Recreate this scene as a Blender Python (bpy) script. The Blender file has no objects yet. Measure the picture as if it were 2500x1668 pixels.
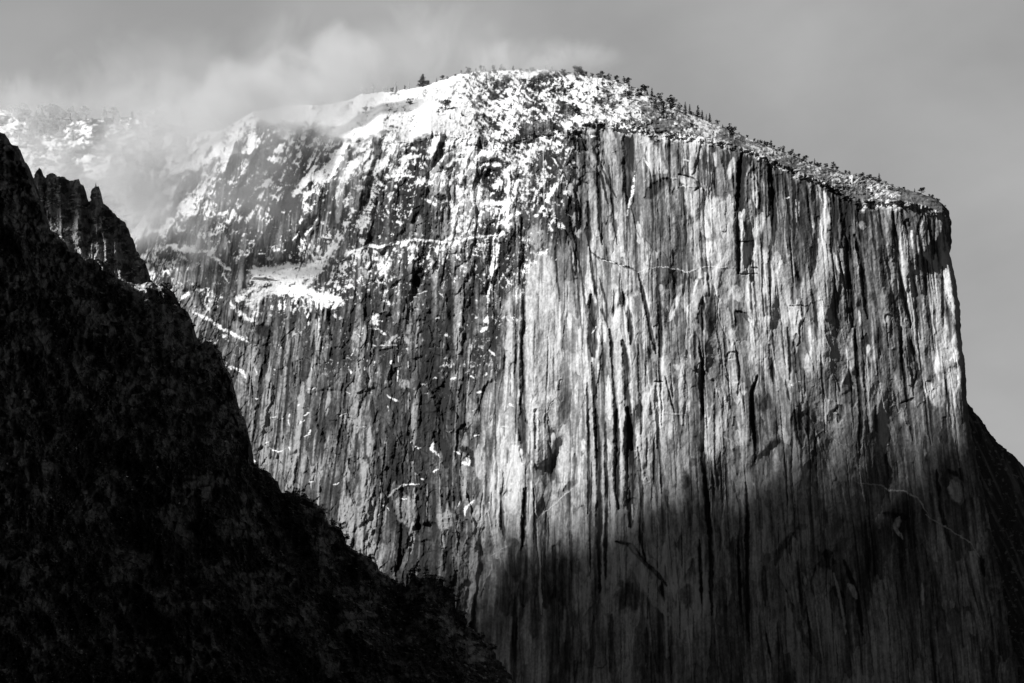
import bpy, math, random
import numpy as np
from mathutils import Vector

# ------------------------------------------------------------------ camera
FP = 4167.0            # focal length in photograph pixels (2500 wide)
TZ0 = 0.03             # elevation tangent of the picture's lower edge
CAMZ = 2.0
sc = bpy.context.scene
COL = sc.collection
cd = bpy.data.cameras.new('camera')
cam = bpy.data.objects.new('camera', cd)
COL.objects.link(cam)
cd.sensor_width = 36.0
cd.lens = 36.0 * FP / 2500.0
cd.shift_y = (TZ0 + 834.0 / FP) * FP / 2500.0
cd.clip_start = 1.0
cd.clip_end = 60000.0
cam.location = (0, 0, CAMZ)
cam.rotation_euler = (math.radians(90), 0, 0)
sc.camera = cam

# ------------------------------------------------------------------ light
SUN = Vector((-0.72, -0.48, 0.50)).normalized()       # towards the sun
EXPOSURE = 0.45
sd = bpy.data.lights.new('sun', 'SUN')
sd.energy = 5.0
sd.angle = math.radians(0.6)
sd.color = (1.0, 1.0, 1.0)
sun = bpy.data.objects.new('sun', sd)
COL.objects.link(sun)
sun.rotation_euler = SUN.to_track_quat('Z', 'Y').to_euler()
sun.location = (-3000, -1500, 3000)

world = bpy.data.worlds.new("World")
sc.world = world
world.use_nodes = True
nt = world.node_tree
nt.nodes.clear()
def N(tree, kind, **kw):
    n = tree.nodes.new(kind)
    for k, v in kw.items():
        setattr(n, k, v)
    return n
wo = N(nt, 'ShaderNodeOutputWorld')
bg = N(nt, 'ShaderNodeBackground')
bg.inputs['Strength'].default_value = 0.07
sky = N(nt, 'ShaderNodeTexSky', sky_type='NISHITA', sun_disc=False)
sky.sun_elevation = math.asin(SUN.z)
sky.sun_rotation = math.atan2(SUN.x, SUN.y)
sky.altitude = 1200
sep = N(nt, 'ShaderNodeSeparateColor')
nt.links.new(sky.outputs[0], sep.inputs[0])
# monochrome film behind a red filter: only the red part of the sky counts
tc = N(nt, 'ShaderNodeTexCoord')
xyz = N(nt, 'ShaderNodeSeparateXYZ')
nt.links.new(tc.outputs['Generated'], xyz.inputs[0])
def mth(tree, op, a, b=None, c=None, clamp=False):
    n = N(tree, 'ShaderNodeMath', operation=op, use_clamp=clamp)
    for i, v in enumerate((a, b, c)):
        if v is None: continue
        if isinstance(v, (int, float)): n.inputs[i].default_value = v
        else: tree.links.new(v, n.inputs[i])
    return n.outputs[0]
# thin cloud veil that fills the northern sky above the valley
veil = N(nt, 'ShaderNodeMapRange', interpolation_type='SMOOTHSTEP')
nt.links.new(xyz.outputs['Y'], veil.inputs['Value'])
veil.inputs['From Min'].default_value = 0.76
veil.inputs['From Max'].default_value = 0.90
no1 = N(nt, 'ShaderNodeTexNoise')
no1.inputs['Scale'].default_value = 5.0
no1.inputs['Detail'].default_value = 7.0
no1.inputs['Roughness'].default_value = 0.5
no1.inputs['Distortion'].default_value = 0.1
mpw = N(nt, 'ShaderNodeMapping')
mpw.inputs['Location'].default_value = (3.1, 1.7, 0.4)
mpw.inputs['Scale'].default_value = (1.0, 1.0, 1.6)
nt.links.new(tc.outputs['Generated'], mpw.inputs[0])
nt.links.new(mpw.outputs[0], no1.inputs['Vector'])
cl = N(nt, 'ShaderNodeMapRange')
nt.links.new(no1.outputs[0], cl.inputs['Value'])
cl.inputs['From Min'].default_value = 0.35
cl.inputs['From Max'].default_value = 0.72
cl.inputs['To Min'].default_value = 3.5
cl.inputs['To Max'].default_value = 4.9
base = mth(nt, 'MULTIPLY', sep.outputs[0], 0.04)
vv = mth(nt, 'MULTIPLY', cl.outputs[0], veil.outputs[0])
dp = N(nt, 'ShaderNodeVectorMath', operation='DOT_PRODUCT')
nt.links.new(tc.outputs['Generated'], dp.inputs[0]); dp.inputs[1].default_value = tuple(SUN)
gl = N(nt, 'ShaderNodeMapRange', interpolation_type='SMOOTHSTEP')      # thin cloud brightened round the sun
nt.links.new(dp.outputs['Value'], gl.inputs['Value'])
gl.inputs['From Min'].default_value = 0.55; gl.inputs['From Max'].default_value = 1.0
gl.inputs['To Min'].default_value = 0.0; gl.inputs['To Max'].default_value = 1.5
vv = mth(nt, 'ADD', vv, gl.outputs[0])
tot = mth(nt, 'ADD', base, vv)
cmb = N(nt, 'ShaderNodeCombineColor')
for i in range(3): nt.links.new(tot, cmb.inputs[i])
nt.links.new(cmb.outputs[0], bg.inputs['Color'])
nt.links.new(bg.outputs[0], wo.inputs['Surface'])

sc.view_settings.view_transform = 'Standard'
sc.view_settings.look = 'None'
sc.view_settings.exposure = EXPOSURE
sc.view_settings.gamma = 1.0
sc.view_settings.use_curve_mapping = False
try:
    sc.cycles.volume_bounces = 1
    sc.cycles.max_bounces = 4
    sc.cycles.volume_step_rate = 1.0
    sc.cycles.use_denoising = True
except Exception:
    pass

# ------------------------------------------------------------------ numeric helpers
rng = np.random.default_rng(11)
random.seed(5)
def hsh(ix, iy, seed):
    h = (ix.astype(np.int64) * 374761393 + iy.astype(np.int64) * 668265263 + seed * 1442695041) & 0xFFFFFFFF
    h = ((h ^ (h >> 13)) * 1274126177) & 0xFFFFFFFF
    h = (h ^ (h >> 16)) & 0xFFFF
    return (h.astype(np.float32)) / 65535.0
def vnoise(x, y, seed=0):
    ix = np.floor(x); iy = np.floor(y)
    fx = (x - ix).astype(np.float32); fy = (y - iy).astype(np.float32)
    fx = fx * fx * (3 - 2 * fx); fy = fy * fy * (3 - 2 * fy)
    ix = ix.astype(np.int64); iy = iy.astype(np.int64)
    a = hsh(ix, iy, seed); b = hsh(ix + 1, iy, seed)
    c = hsh(ix, iy + 1, seed); d = hsh(ix + 1, iy + 1, seed)
    return (a + (b - a) * fx) * (1 - fy) + (c + (d - c) * fx) * fy
def fbm(x, y, seed=0, octv=4, rough=0.5):
    s = 0; a = 1.0; t = 0
    for i in range(octv):
        s = s + a * vnoise(x * 2 ** i + 13.7 * i, y * 2 ** i + 7.1 * i, seed + i * 17)
        t += a; a *= rough
    return s / t
def cells(x, y, seed=0):
    """distance-to-edge like cellular value and id, for blocky rock"""
    ix = np.floor(x).astype(np.int64); iy = np.floor(y).astype(np.int64)
    d1 = np.full(x.shape, 9.0, np.float32); d2 = d1.copy(); idv = np.zeros(x.shape, np.float32)
    for ox in (-1, 0, 1):
        for oy in (-1, 0, 1):
            cx = ix + ox; cy = iy + oy
            px = cx + hsh(cx, cy, seed); py = cy + hsh(cx, cy, seed + 5)
            d = np.sqrt((x - px) ** 2 + (y - py) ** 2).astype(np.float32)
            m = d < d1
            d2 = np.where(m, d1, np.minimum(d2, d))
            idv = np.where(m, hsh(cx, cy, seed + 9), idv)
            d1 = np.where(m, d, d1)
    return d2 - d1, idv
def ridged(x, y, seed=0, octv=4, rough=0.55):
    s = 0; a = 1.0; t = 0
    for i in range(octv):
        n = 1 - np.abs(2 * vnoise(x * 2 ** i + 3.7 * i, y * 2 ** i + 9.1 * i, seed + i * 17) - 1)
        s = s + a * n * n; t += a; a *= rough
    return s / t
def uniform(f):
    q = np.sort(f.ravel()[::97]); return np.interp(f, q, np.linspace(0, 1, q.size)).astype(np.float32)
def facets(x, y, seed=0):
    """irregular cells, each a plane tilted its own way: fractured slabs"""
    ix = np.floor(x).astype(np.int64); iy = np.floor(y).astype(np.int64)
    d1 = np.full(x.shape, 9.0, np.float32); out = np.zeros(x.shape, np.float32); idv = np.zeros(x.shape, np.float32)
    for ox in (-1, 0, 1):
        for oy in (-1, 0, 1):
            cx = ix + ox; cy = iy + oy
            dx = (x - cx - hsh(cx, cy, seed)).astype(np.float32); dy = (y - cy - hsh(cx, cy, seed + 5)).astype(np.float32)
            d = dx * dx + dy * dy
            m = d < d1
            pl = dx * (hsh(cx, cy, seed + 11) - 0.5) * 2 + dy * (hsh(cx, cy, seed + 13) - 0.5) * 2 + (hsh(cx, cy, seed + 15) - .5) * .5
            out = np.where(m, pl, out); idv = np.where(m, hsh(cx, cy, seed + 9), idv); d1 = np.where(m, d, d1)
    return out, idv
def blur(a, n):
    for _ in range(2):
        for ax in (0, 1):
            c = np.cumsum(np.pad(a, [(n + 1, n) if k == ax else (0, 0) for k in (0, 1)], mode='edge'), axis=ax, dtype=np.float64)
            a = ((c[2 * n + 1:] - c[:-2 * n - 1]) if ax == 0 else (c[:, 2 * n + 1:] - c[:, :-2 * n - 1])) / (2 * n + 1)
    return a.astype(np.float32)
def sstep(a, b, x):
    t = np.clip((x - a) / (b - a), 0, 1)
    return t * t * (3 - 2 * t)
def lerp(a, b, t): return a + (b - a) * t
def ip(x, pts):
    p = np.array(pts, float)
    return np.interp(x, p[:, 0], p[:, 1])
def world_xyz(px, py, D):
    """point of the place seen at photo pixel (px, py), D metres north of the viewpoint"""
    return (px - 1250.0) / FP * D, D, CAMZ + (TZ0 + (1668.0 - py) / FP) * D

# ------------------------------------------------------------------ mesh helpers
def link_mesh(name, me, mat=None, parent=None):
    if mat: me.materials.append(mat)
    o = bpy.data.objects.new(name, me)
    COL.objects.link(o)
    if parent: o.parent = parent
    return o
def grid_mesh(name, X, Y, Z, attrs, mat):
    r, c = X.shape
    me = bpy.data.meshes.new(name)
    co = np.stack([X, Y, Z], -1).reshape(-1, 3).astype(np.float32)
    me.vertices.add(r * c)
    me.vertices.foreach_set('co', co.ravel())
    i = np.arange(r * c).reshape(r, c)
    q = np.stack([i[:-1, :-1], i[:-1, 1:], i[1:, 1:], i[1:, :-1]], -1).reshape(-1, 4)
    me.loops.add(q.size)
    me.loops.foreach_set('vertex_index', q.ravel().astype(np.int32))
    me.polygons.add(len(q))
    me.polygons.foreach_set('loop_start', (np.arange(len(q)) * 4).astype(np.int32))
    me.update(calc_edges=True)
    for k, a in attrs.items():
        at = me.attributes.new(k, 'FLOAT', 'POINT')
        at.data.foreach_set('value', a.ravel().astype(np.float32))
    me.polygons.foreach_set('use_smooth', np.ones(len(q), bool))
    me.update()
    return link_mesh(name, me, mat)
def poly_mesh(name, verts, faces, mat, parent=None, smooth=False):
    me = bpy.data.meshes.new(name)
    me.from_pydata(verts, [], faces)
    if smooth: me.polygons.foreach_set('use_smooth', [True] * len(me.polygons))
    me.update()
    return link_mesh(name, me, mat, parent)

# ------------------------------------------------------------------ materials
def rock_material(name, fine=0.35, bump=0.6, scale=0.35, snowcol=0.86):
    m = bpy.data.materials.new(name); m.use_nodes = True
    t = m.node_tree; t.nodes.clear()
    out = N(t, 'ShaderNodeOutputMaterial'); b = N(t, 'ShaderNodeBsdfPrincipled')
    b.inputs['Roughness'].default_value = 0.85
    b.inputs['Specular IOR Level'].default_value = 0.2
    a = N(t, 'ShaderNodeAttribute', attribute_name='tone')
    s = N(t, 'ShaderNodeAttribute', attribute_name='snow')
    g = N(t, 'ShaderNodeNewGeometry')
    mp = N(t, 'ShaderNodeMapping'); mp.inputs['Scale'].default_value = (1, 1, 0.22)
    t.links.new(g.outputs['Position'], mp.inputs[0])
    n = N(t, 'ShaderNodeTexNoise'); n.inputs['Scale'].default_value = scale
    n.inputs['Detail'].default_value = 6; n.inputs['Roughness'].default_value = 0.65
    t.links.new(mp.outputs[0], n.inputs['Vector'])
    mr = N(t, 'ShaderNodeMapRange'); t.links.new(n.outputs[0], mr.inputs['Value'])
    mr.inputs['From Min'].default_value = 0.3; mr.inputs['From Max'].default_value = 0.7
    mr.inputs['To Min'].default_value = 1 - fine; mr.inputs['To Max'].default_value = 1 + fine
    tone = mth(t, 'MULTIPLY', a.outputs['Fac'], mr.outputs[0])
    tone = mth(t, 'MINIMUM', tone, 0.66)
    mx = N(t, 'ShaderNodeMix', data_type='FLOAT')
    t.links.new(s.outputs['Fac'], mx.inputs[0])
    t.links.new(tone, mx.inputs[2]); mx.inputs[3].default_value = snowcol
    c = N(t, 'ShaderNodeCombineColor')
    for i in range(3): t.links.new(mx.outputs[0], c.inputs[i])
    t.links.new(c.outputs[0], b.inputs['Base Color'])
    n2 = N(t, 'ShaderNodeTexNoise'); n2.inputs['Scale'].default_value = scale * 0.8
    n2.inputs['Detail'].default_value = 5; n2.inputs['Roughness'].default_value = 0.6
    t.links.new(g.outputs['Position'], n2.inputs['Vector'])
    bp = N(t, 'ShaderNodeBump'); bp.inputs['Strength'].default_value = bump
    bp.inputs['Distance'].default_value = 2.0
    t.links.new(n2.outputs[0], bp.inputs['Height'])
    t.links.new(bp.outputs[0], b.inputs['Normal'])
    t.links.new(b.outputs[0], out.inputs['Surface'])
    return m
def plain(name, v, rough=0.9, vary=0.4, scale=0.6, snow=0.0):
    """grey material whose tone varies clump by clump; snow = share of upward faces dusted white"""
    m = bpy.data.materials.new(name); m.use_nodes = True
    t = m.node_tree; b = t.nodes['Principled BSDF']
    b.inputs['Roughness'].default_value = rough
    b.inputs['Specular IOR Level'].default_value = 0.1
    g = N(t, 'ShaderNodeNewGeometry')
    n = N(t, 'ShaderNodeTexNoise'); n.inputs['Scale'].default_value = scale; n.inputs['Detail'].default_value = 3
    t.links.new(g.outputs['Position'], n.inputs['Vector'])
    mr = N(t, 'ShaderNodeMapRange'); t.links.new(n.outputs[0], mr.inputs['Value'])
    mr.inputs['From Min'].default_value = 0.3; mr.inputs['From Max'].default_value = 0.7
    mr.inputs['To Min'].default_value = v * (1 - vary); mr.inputs['To Max'].default_value = v * (1 + vary)
    val = mr.outputs[0]
    if snow > 0:
        n3 = N(t, 'ShaderNodeTexNoise'); n3.inputs['Scale'].default_value = scale * 1.7; n3.inputs['Detail'].default_value = 2
        t.links.new(g.outputs['Position'], n3.inputs['Vector'])
        sm = N(t, 'ShaderNodeMapRange', interpolation_type='SMOOTHSTEP')
        t.links.new(n3.outputs[0], sm.inputs['Value'])
        sm.inputs['From Min'].default_value = 0.72 - 0.45 * snow; sm.inputs['From Max'].default_value = 0.80 - 0.45 * snow
        mx = N(t, 'ShaderNodeMix', data_type='FLOAT')
        t.links.new(sm.outputs[0], mx.inputs[0]); t.links.new(val, mx.inputs[2]); mx.inputs[3].default_value = 0.8
        val = mx.outputs[0]
    c = N(t, 'ShaderNodeCombineColor')
    for i in range(3): t.links.new(val, c.inputs[i])
    t.links.new(c.outputs[0], b.inputs['Base Color'])
    return m
M_granite = rock_material('snowy granite', fine=0.2, bump=0.22, snowcol=0.7)
M_haze_rock = rock_material('far snowy granite', fine=0.25, bump=0.4, scale=0.12)
M_ridge = rock_material('dark ridge rock', fine=0.6, bump=0.9, scale=0.25)
M_needles = plain('dark pine needles', 0.055)
M_dusted = plain('snow dusted pine needles', 0.09, snow=0.35)
M_frost = plain('frosted pine needles', 0.30, snow=0.80)
M_bark = plain('pine bark', 0.09)

# ------------------------------------------------------------------ relief and stain maps of the cliff, in photo pixels
S = 1.25
GW, GH = int(2600 / S), int(1740 / S)
gy, gx = np.mgrid[0:GH, 0:GW].astype(np.float32)
PX = gx * S; PY = gy * S
wx = (fbm(PX / 26, PY / 60, 1, 4) - 0.5) * 16
wy = (fbm(PX / 30, PY / 30, 2, 4) - 0.5) * 16
hx = (fbm(PX / 5.5, PY / 10, 11, 3, 0.6) - 0.5) * 7; hy = (fbm(PX / 6, PY / 6, 12, 3, 0.6) - 0.5) * 7
fineV = fbm(PX / 2.6, PY / 34, 13, 3, 0.6)
Q = 1450 + (PX - 1450) / (1 + 1.55e-4 * (PY - 400)) + (fbm(PX / 90, PY / 260, 3, 3) - 0.5) * 26
tone = np.zeros_like(PX); snow = np.zeros_like(PX); cvS = np.zeros_like(PX); rel = np.zeros_like(PX)   # rel: metres towards the viewer

def stroke(pts, w, fn, warp=0.5, soft=0.45, taper=True):
    """run fn(slice, profile 0..1, signed side) along a polyline"""
    p = np.array(pts, float)
    if len(p) == 1: p = np.vstack([p, p + [0, 1]])
    pad = w + 10 * warp + 3
    x0, y0 = p.min(0) - pad; x1, y1 = p.max(0) + pad
    j0, j1 = max(0, int(x0 / S)), min(GW, int(x1 / S) + 2)
    i0, i1 = max(0, int(y0 / S)), min(GH, int(y1 / S) + 2)
    if j1 <= j0 or i1 <= i0: return
    sl = (slice(i0, i1), slice(j0, j1))
    X = PX[sl] + wx[sl] * warp + hx[sl] * (0.35 + 0.5 * min(1, w / 12)); Y = PY[sl] + wy[sl] * warp + hy[sl] * 0.8
    best = np.full(X.shape, 1e9, np.float32); side = np.zeros(X.shape, np.float32); tt = np.zeros(X.shape, np.float32)
    seg = np.diff(p, axis=0); L = np.hypot(seg[:, 0], seg[:, 1]); cum = np.concatenate([[0], np.cumsum(L)])
    for k in range(len(seg)):
        if L[k] < 1e-6: continue
        ux, uy = seg[k] / L[k]
        rx, ry = X - p[k, 0], Y - p[k, 1]
        t = np.clip(rx * ux + ry * uy, 0, L[k])
        dx, dy = rx - t * ux, ry - t * uy
        d = np.hypot(dx, dy)
        m = d < best
        best = np.where(m, d, best)
        side = np.where(m, (rx * uy - ry * ux), side)
        tt = np.where(m, (cum[k] + t) / cum[-1], tt)
    ww = w * 0.5
    if taper: ww = ww * (0.35 + 0.65 * np.clip(np.minimum(tt, 1 - tt) * 5, 0, 1))
    prof = sstep(1.0 + soft, 1.0 - soft, best / np.maximum(ww, 0.3))
    fn(sl, prof.astype(np.float32), side)

def F(ox, oy):
    """crop coordinates of an enlarged view -> photo pixels"""
    return lambda pts: [(ox + a / 3.136, oy + b / 3.136) for a, b in pts]
A, B, Cc, Dd, E, G, H, K = F(1200, 100), F(1800, 300), F(1200, 600), F(1200, 1000), F(600, 500), F(600, 850), F(600, 100), F(1800, 800)
I_ = F(1800, 1150)

# base tone: pale granite on the right, darker weathered rock on the left
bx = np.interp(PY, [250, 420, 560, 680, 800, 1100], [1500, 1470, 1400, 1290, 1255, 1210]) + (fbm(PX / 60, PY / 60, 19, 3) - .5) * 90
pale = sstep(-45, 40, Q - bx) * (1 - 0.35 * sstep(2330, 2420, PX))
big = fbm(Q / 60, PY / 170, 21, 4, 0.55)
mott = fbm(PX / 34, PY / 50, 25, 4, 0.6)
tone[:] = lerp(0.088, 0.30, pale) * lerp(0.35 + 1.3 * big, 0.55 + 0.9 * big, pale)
mid = fbm(Q / 30 + wx / 40, PY / 75, 27, 4, 0.6)
tone *= lerp(0.45 + 1.1 * mid, 0.7 + 0.6 * mid, pale)
tone *= lerp(0.62 + 0.76 * mott, 0.85 + 0.3 * mott, pale)
sl1, id1 = cells(Q / 80 + 0.25 * fbm(PX / 30, PY / 60, 7, 3), PY / 330 + 0.5 * fbm(PX / 22, PY / 60, 8, 3), 61)
sl2, id2 = cells(Q / 34 + 0.25 * fbm(PX / 20, PY / 40, 9, 3), PY / 170 + 0.4 * fbm(PX / 12, PY / 40, 10, 2), 63)
tone *= (0.74 + 0.52 * id1) * (0.84 + 0.32 * id2)
QB = Q + id1 * 61 + id2 * 23; YB = PY + id1 * 700 + id2 * 300
# long streaks following the fall line
for sc_, ln, amp, sd_, th in ((22, 300, 0.55, 31, 0.52), (10, 190, 0.6, 33, 0.56), (5.0, 120, 0.5, 35, 0.58), (2.6, 70, 0.42, 37, 0.55)):
    n_ = fbm(QB / sc_, YB / ln, sd_, 2, 0.5)
    k_ = sstep(th, th + 0.16, n_) * amp * lerp(0.95, 0.62, pale) * (0.4 + 1.2 * fbm(PX / 80, PY / 80, sd_ + 5, 2))
    tone *= 1 - k_
    n2_ = fbm(QB / sc_ + 50, YB / ln, sd_ + 60, 2, 0.5)
    tone *= 1 + sstep(0.60, 0.75, n2_) * lerp(0.55, 0.2, pale)
tone = np.clip(tone, 0.03, 0.5)

# relief: pillars and ribs, broken blocks
def billow(n): return 1 - np.abs(2 * n - 1)
rel += (fbm(Q / 150, PY / 420, 41, 2) - 0.5) * 62
rel += (id1 - 0.5) * 5.0 * sstep(0, 0.05, sl1) + (id2 - 0.5) * 2.2 * sstep(0, 0.06, sl2)
rel += (billow(vnoise(QB / 62, YB / 320, 43)) - 0.5) * 4.0
rel += (billow(vnoise(QB / 27 + 9, YB / 170, 45)) - 0.5) * 1.8
rel += (fbm(PX / 70, PY / 120, 42, 4, 0.5) - 0.5) * 10
rel += (vnoise(Q / 11, PY / 90, 47) - 0.5) * 0.9
rel += (vnoise(Q / 5, PY / 50, 49) - 0.5) * 0.35
blk, bid = cells(Q / 30, PY / 120, 51)
rel += (bid - 0.5) * 1.6 * sstep(0.0, 0.10, blk)
tone *= 0.82 + 0.36 * bid
blk2, bid2 = cells(Q / 17 + 0.8 * fbm(PX / 30, PY / 30, 5, 2), PY / 52, 53)
rough_left = 1 - 0.62 * pale
rel += (bid2 - 0.5) * 2.6 * rough_left
rel += (fbm(PX / 14, PY / 20, 55, 4, 0.6) - 0.5) * 5.5 * rough_left ** 1.5
tone *= 1 - 0.35 * sstep(0.06, 0.0, blk2) * rough_left

rel *= 1.0
hf = rel - (fbm(Q / 150, PY / 420, 41, 2) - 0.5) * 62
rel -= hf * 0.45 * pale
tone *= lerp(0.55 + 0.9 * fbm(PX / 6.5, PY / 9, 57, 3, 0.7), 1.0, 0.75 * pale)
fa, ia = facets((Q + 0.12 * PY + 2 * hx) / 78, (PY + 1.5 * wy) / 185, 201)
fb, ib = facets((Q - 0.18 * PY + 2 * hx) / 40, (PY + wy) / 78, 203)
fc, ic = facets((Q + 0.10 * PY + 1.5 * hx) / 17, (PY + hy) / 34, 205)
fa = lerp(blur(fa, 2), blur(fa, 5), pale); fb = lerp(blur(fb, 1), blur(fb, 4), pale); fc = lerp(fc, blur(fc, 2), pale)
rel += fa * lerp(7.0, 6.0, pale) + fb * lerp(4.5, 3.4, pale) + fc * lerp(2.0, 0.9, pale)
tone *= (0.84 + 0.32 * ia) * (0.88 + 0.24 * ib) * (0.92 + 0.16 * ic)
# random slabs, streaks and cracks along the fall line
def flow(x, y, length, step=40):
    pts = [(x, y)]; n = max(1, int(length / step))
    wob = rng.normal(0, 0.02)
    for _ in range(n):
        s_ = (x - 1450) * 1.5e-4 / (1 + 1.5e-4 * (y - 400)) + wob + rng.normal(0, 0.02)
        y += length / n; x += s_ * length / n
        pts.append((x, y))
    return pts
def f_dark(k, depth=0.0):
    def fn(sl, p, side):
        kk_ = np.clip(k * (0.45 + 1.1 * fineV[sl]), 0, 0.97)
        tone[sl] *= 1 - kk_ * p
        rel[sl] -= depth * p
    return fn
def f_light(v, k, up=0.0):
    def fn(sl, p, side):
        tone[sl] = lerp(tone[sl], v, k * p)
        rel[sl] += up * p
    return fn
def f_snow(k, up=1.0):
    def fn(sl, p, side):
        cvS[sl] = np.maximum(cvS[sl], k * p)
        rel[sl] += up * p
    return fn
for i in range(420):
    x = rng.uniform(560, 2370); y = rng.uniform(330, 1600)
    L_ = rng.uniform(40, 330); w_ = rng.choice([3, 4, 6, 9, 14]) * rng.uniform(0.7, 1.2)
    r_ = rng.random()
    if r_ < 0.50: stroke(flow(x, y, L_), w_, f_dark(rng.uniform(0.3, 0.75), rng.uniform(0, 2.2)), warp=0.25)
    elif r_ < 0.80: stroke(flow(x, y, L_ * 0.7), w_ * 1.3, f_light(lerp(0.26, 0.47, float(x > 1260)), rng.uniform(0.3, 0.75), rng.uniform(0, 1.2)), warp=0.25)
    else: stroke(flow(x, y, L_ * 0.5), w_ * 2.6, f_dark(rng.uniform(0.1, 0.35), rng.uniform(-2.5, 2.5)), warp=0.5, soft=0.12, taper=False)
for i in range(150):      # black curtains hanging from the right-hand rim
    x = rng.uniform(1560, 2300)
    y = ip(x, [(1500, 320), (1720, 345), (1880, 392), (2010, 455), (2130, 505), (2300, 540)]) + rng.uniform(-6, 30)
    if 1790 < x < 2100 or rng.random() < 0.4:
        stroke(flow(x, y, rng.uniform(40, 190)), rng.uniform(3, 9), f_dark(rng.uniform(0.5, 0.85), 0.5), warp=0.2)

lw = sstep(1050, 900, PX) * sstep(720, 600, PY)
rel += lw * ((fbm((PX + .3 * PY) / 70, PY / 200, 77, 3) - .5) * 60 + (ridged((PX + .4 * PY) / 60, PY / 170, 78, 2) - .5) * 14)
# broad weathering zones, plus shade deepened in the lower right tone: (x, y, rx, ry, factor)
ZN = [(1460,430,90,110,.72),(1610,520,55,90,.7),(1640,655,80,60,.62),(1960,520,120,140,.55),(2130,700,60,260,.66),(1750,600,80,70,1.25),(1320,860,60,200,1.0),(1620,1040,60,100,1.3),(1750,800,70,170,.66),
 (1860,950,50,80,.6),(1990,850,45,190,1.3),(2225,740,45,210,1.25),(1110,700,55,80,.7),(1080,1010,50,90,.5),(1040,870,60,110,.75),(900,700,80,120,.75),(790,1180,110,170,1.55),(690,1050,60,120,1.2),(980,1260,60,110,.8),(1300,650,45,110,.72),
 (1240,480,40,120,.75),(1340,1050,50,120,1.05),(2300,800,50,260,1.1),(2060,1000,70,60,1.2),(1480,720,30,170,1.1),(1540,860,70,90,.8),(1400,600,50,90,.8),(1900,700,35,120,1.1),(2090,520,60,60,.5),(2250,560,70,40,.6),(640,640,90,40,.7),(640,450,120,160,.6),(650,370,40,80,.5),(760,420,40,110,.6),(560,560,70,60,.7),(880,560,60,50,.7),(1200,430,30,60,.6),(1690,1180,60,60,1.2),(2260,1420,240,300,.5),(1980,1400,150,260,.75),(1560,1480,90,150,.7),(1300,1500,120,130,.7)]  # lower right entries: dark rock, with the cast shade deepened in its colour
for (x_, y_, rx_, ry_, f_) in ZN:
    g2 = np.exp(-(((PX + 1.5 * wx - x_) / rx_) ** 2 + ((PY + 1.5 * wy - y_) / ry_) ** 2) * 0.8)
    tone *= 1 + (f_ - 1) * g2
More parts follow.
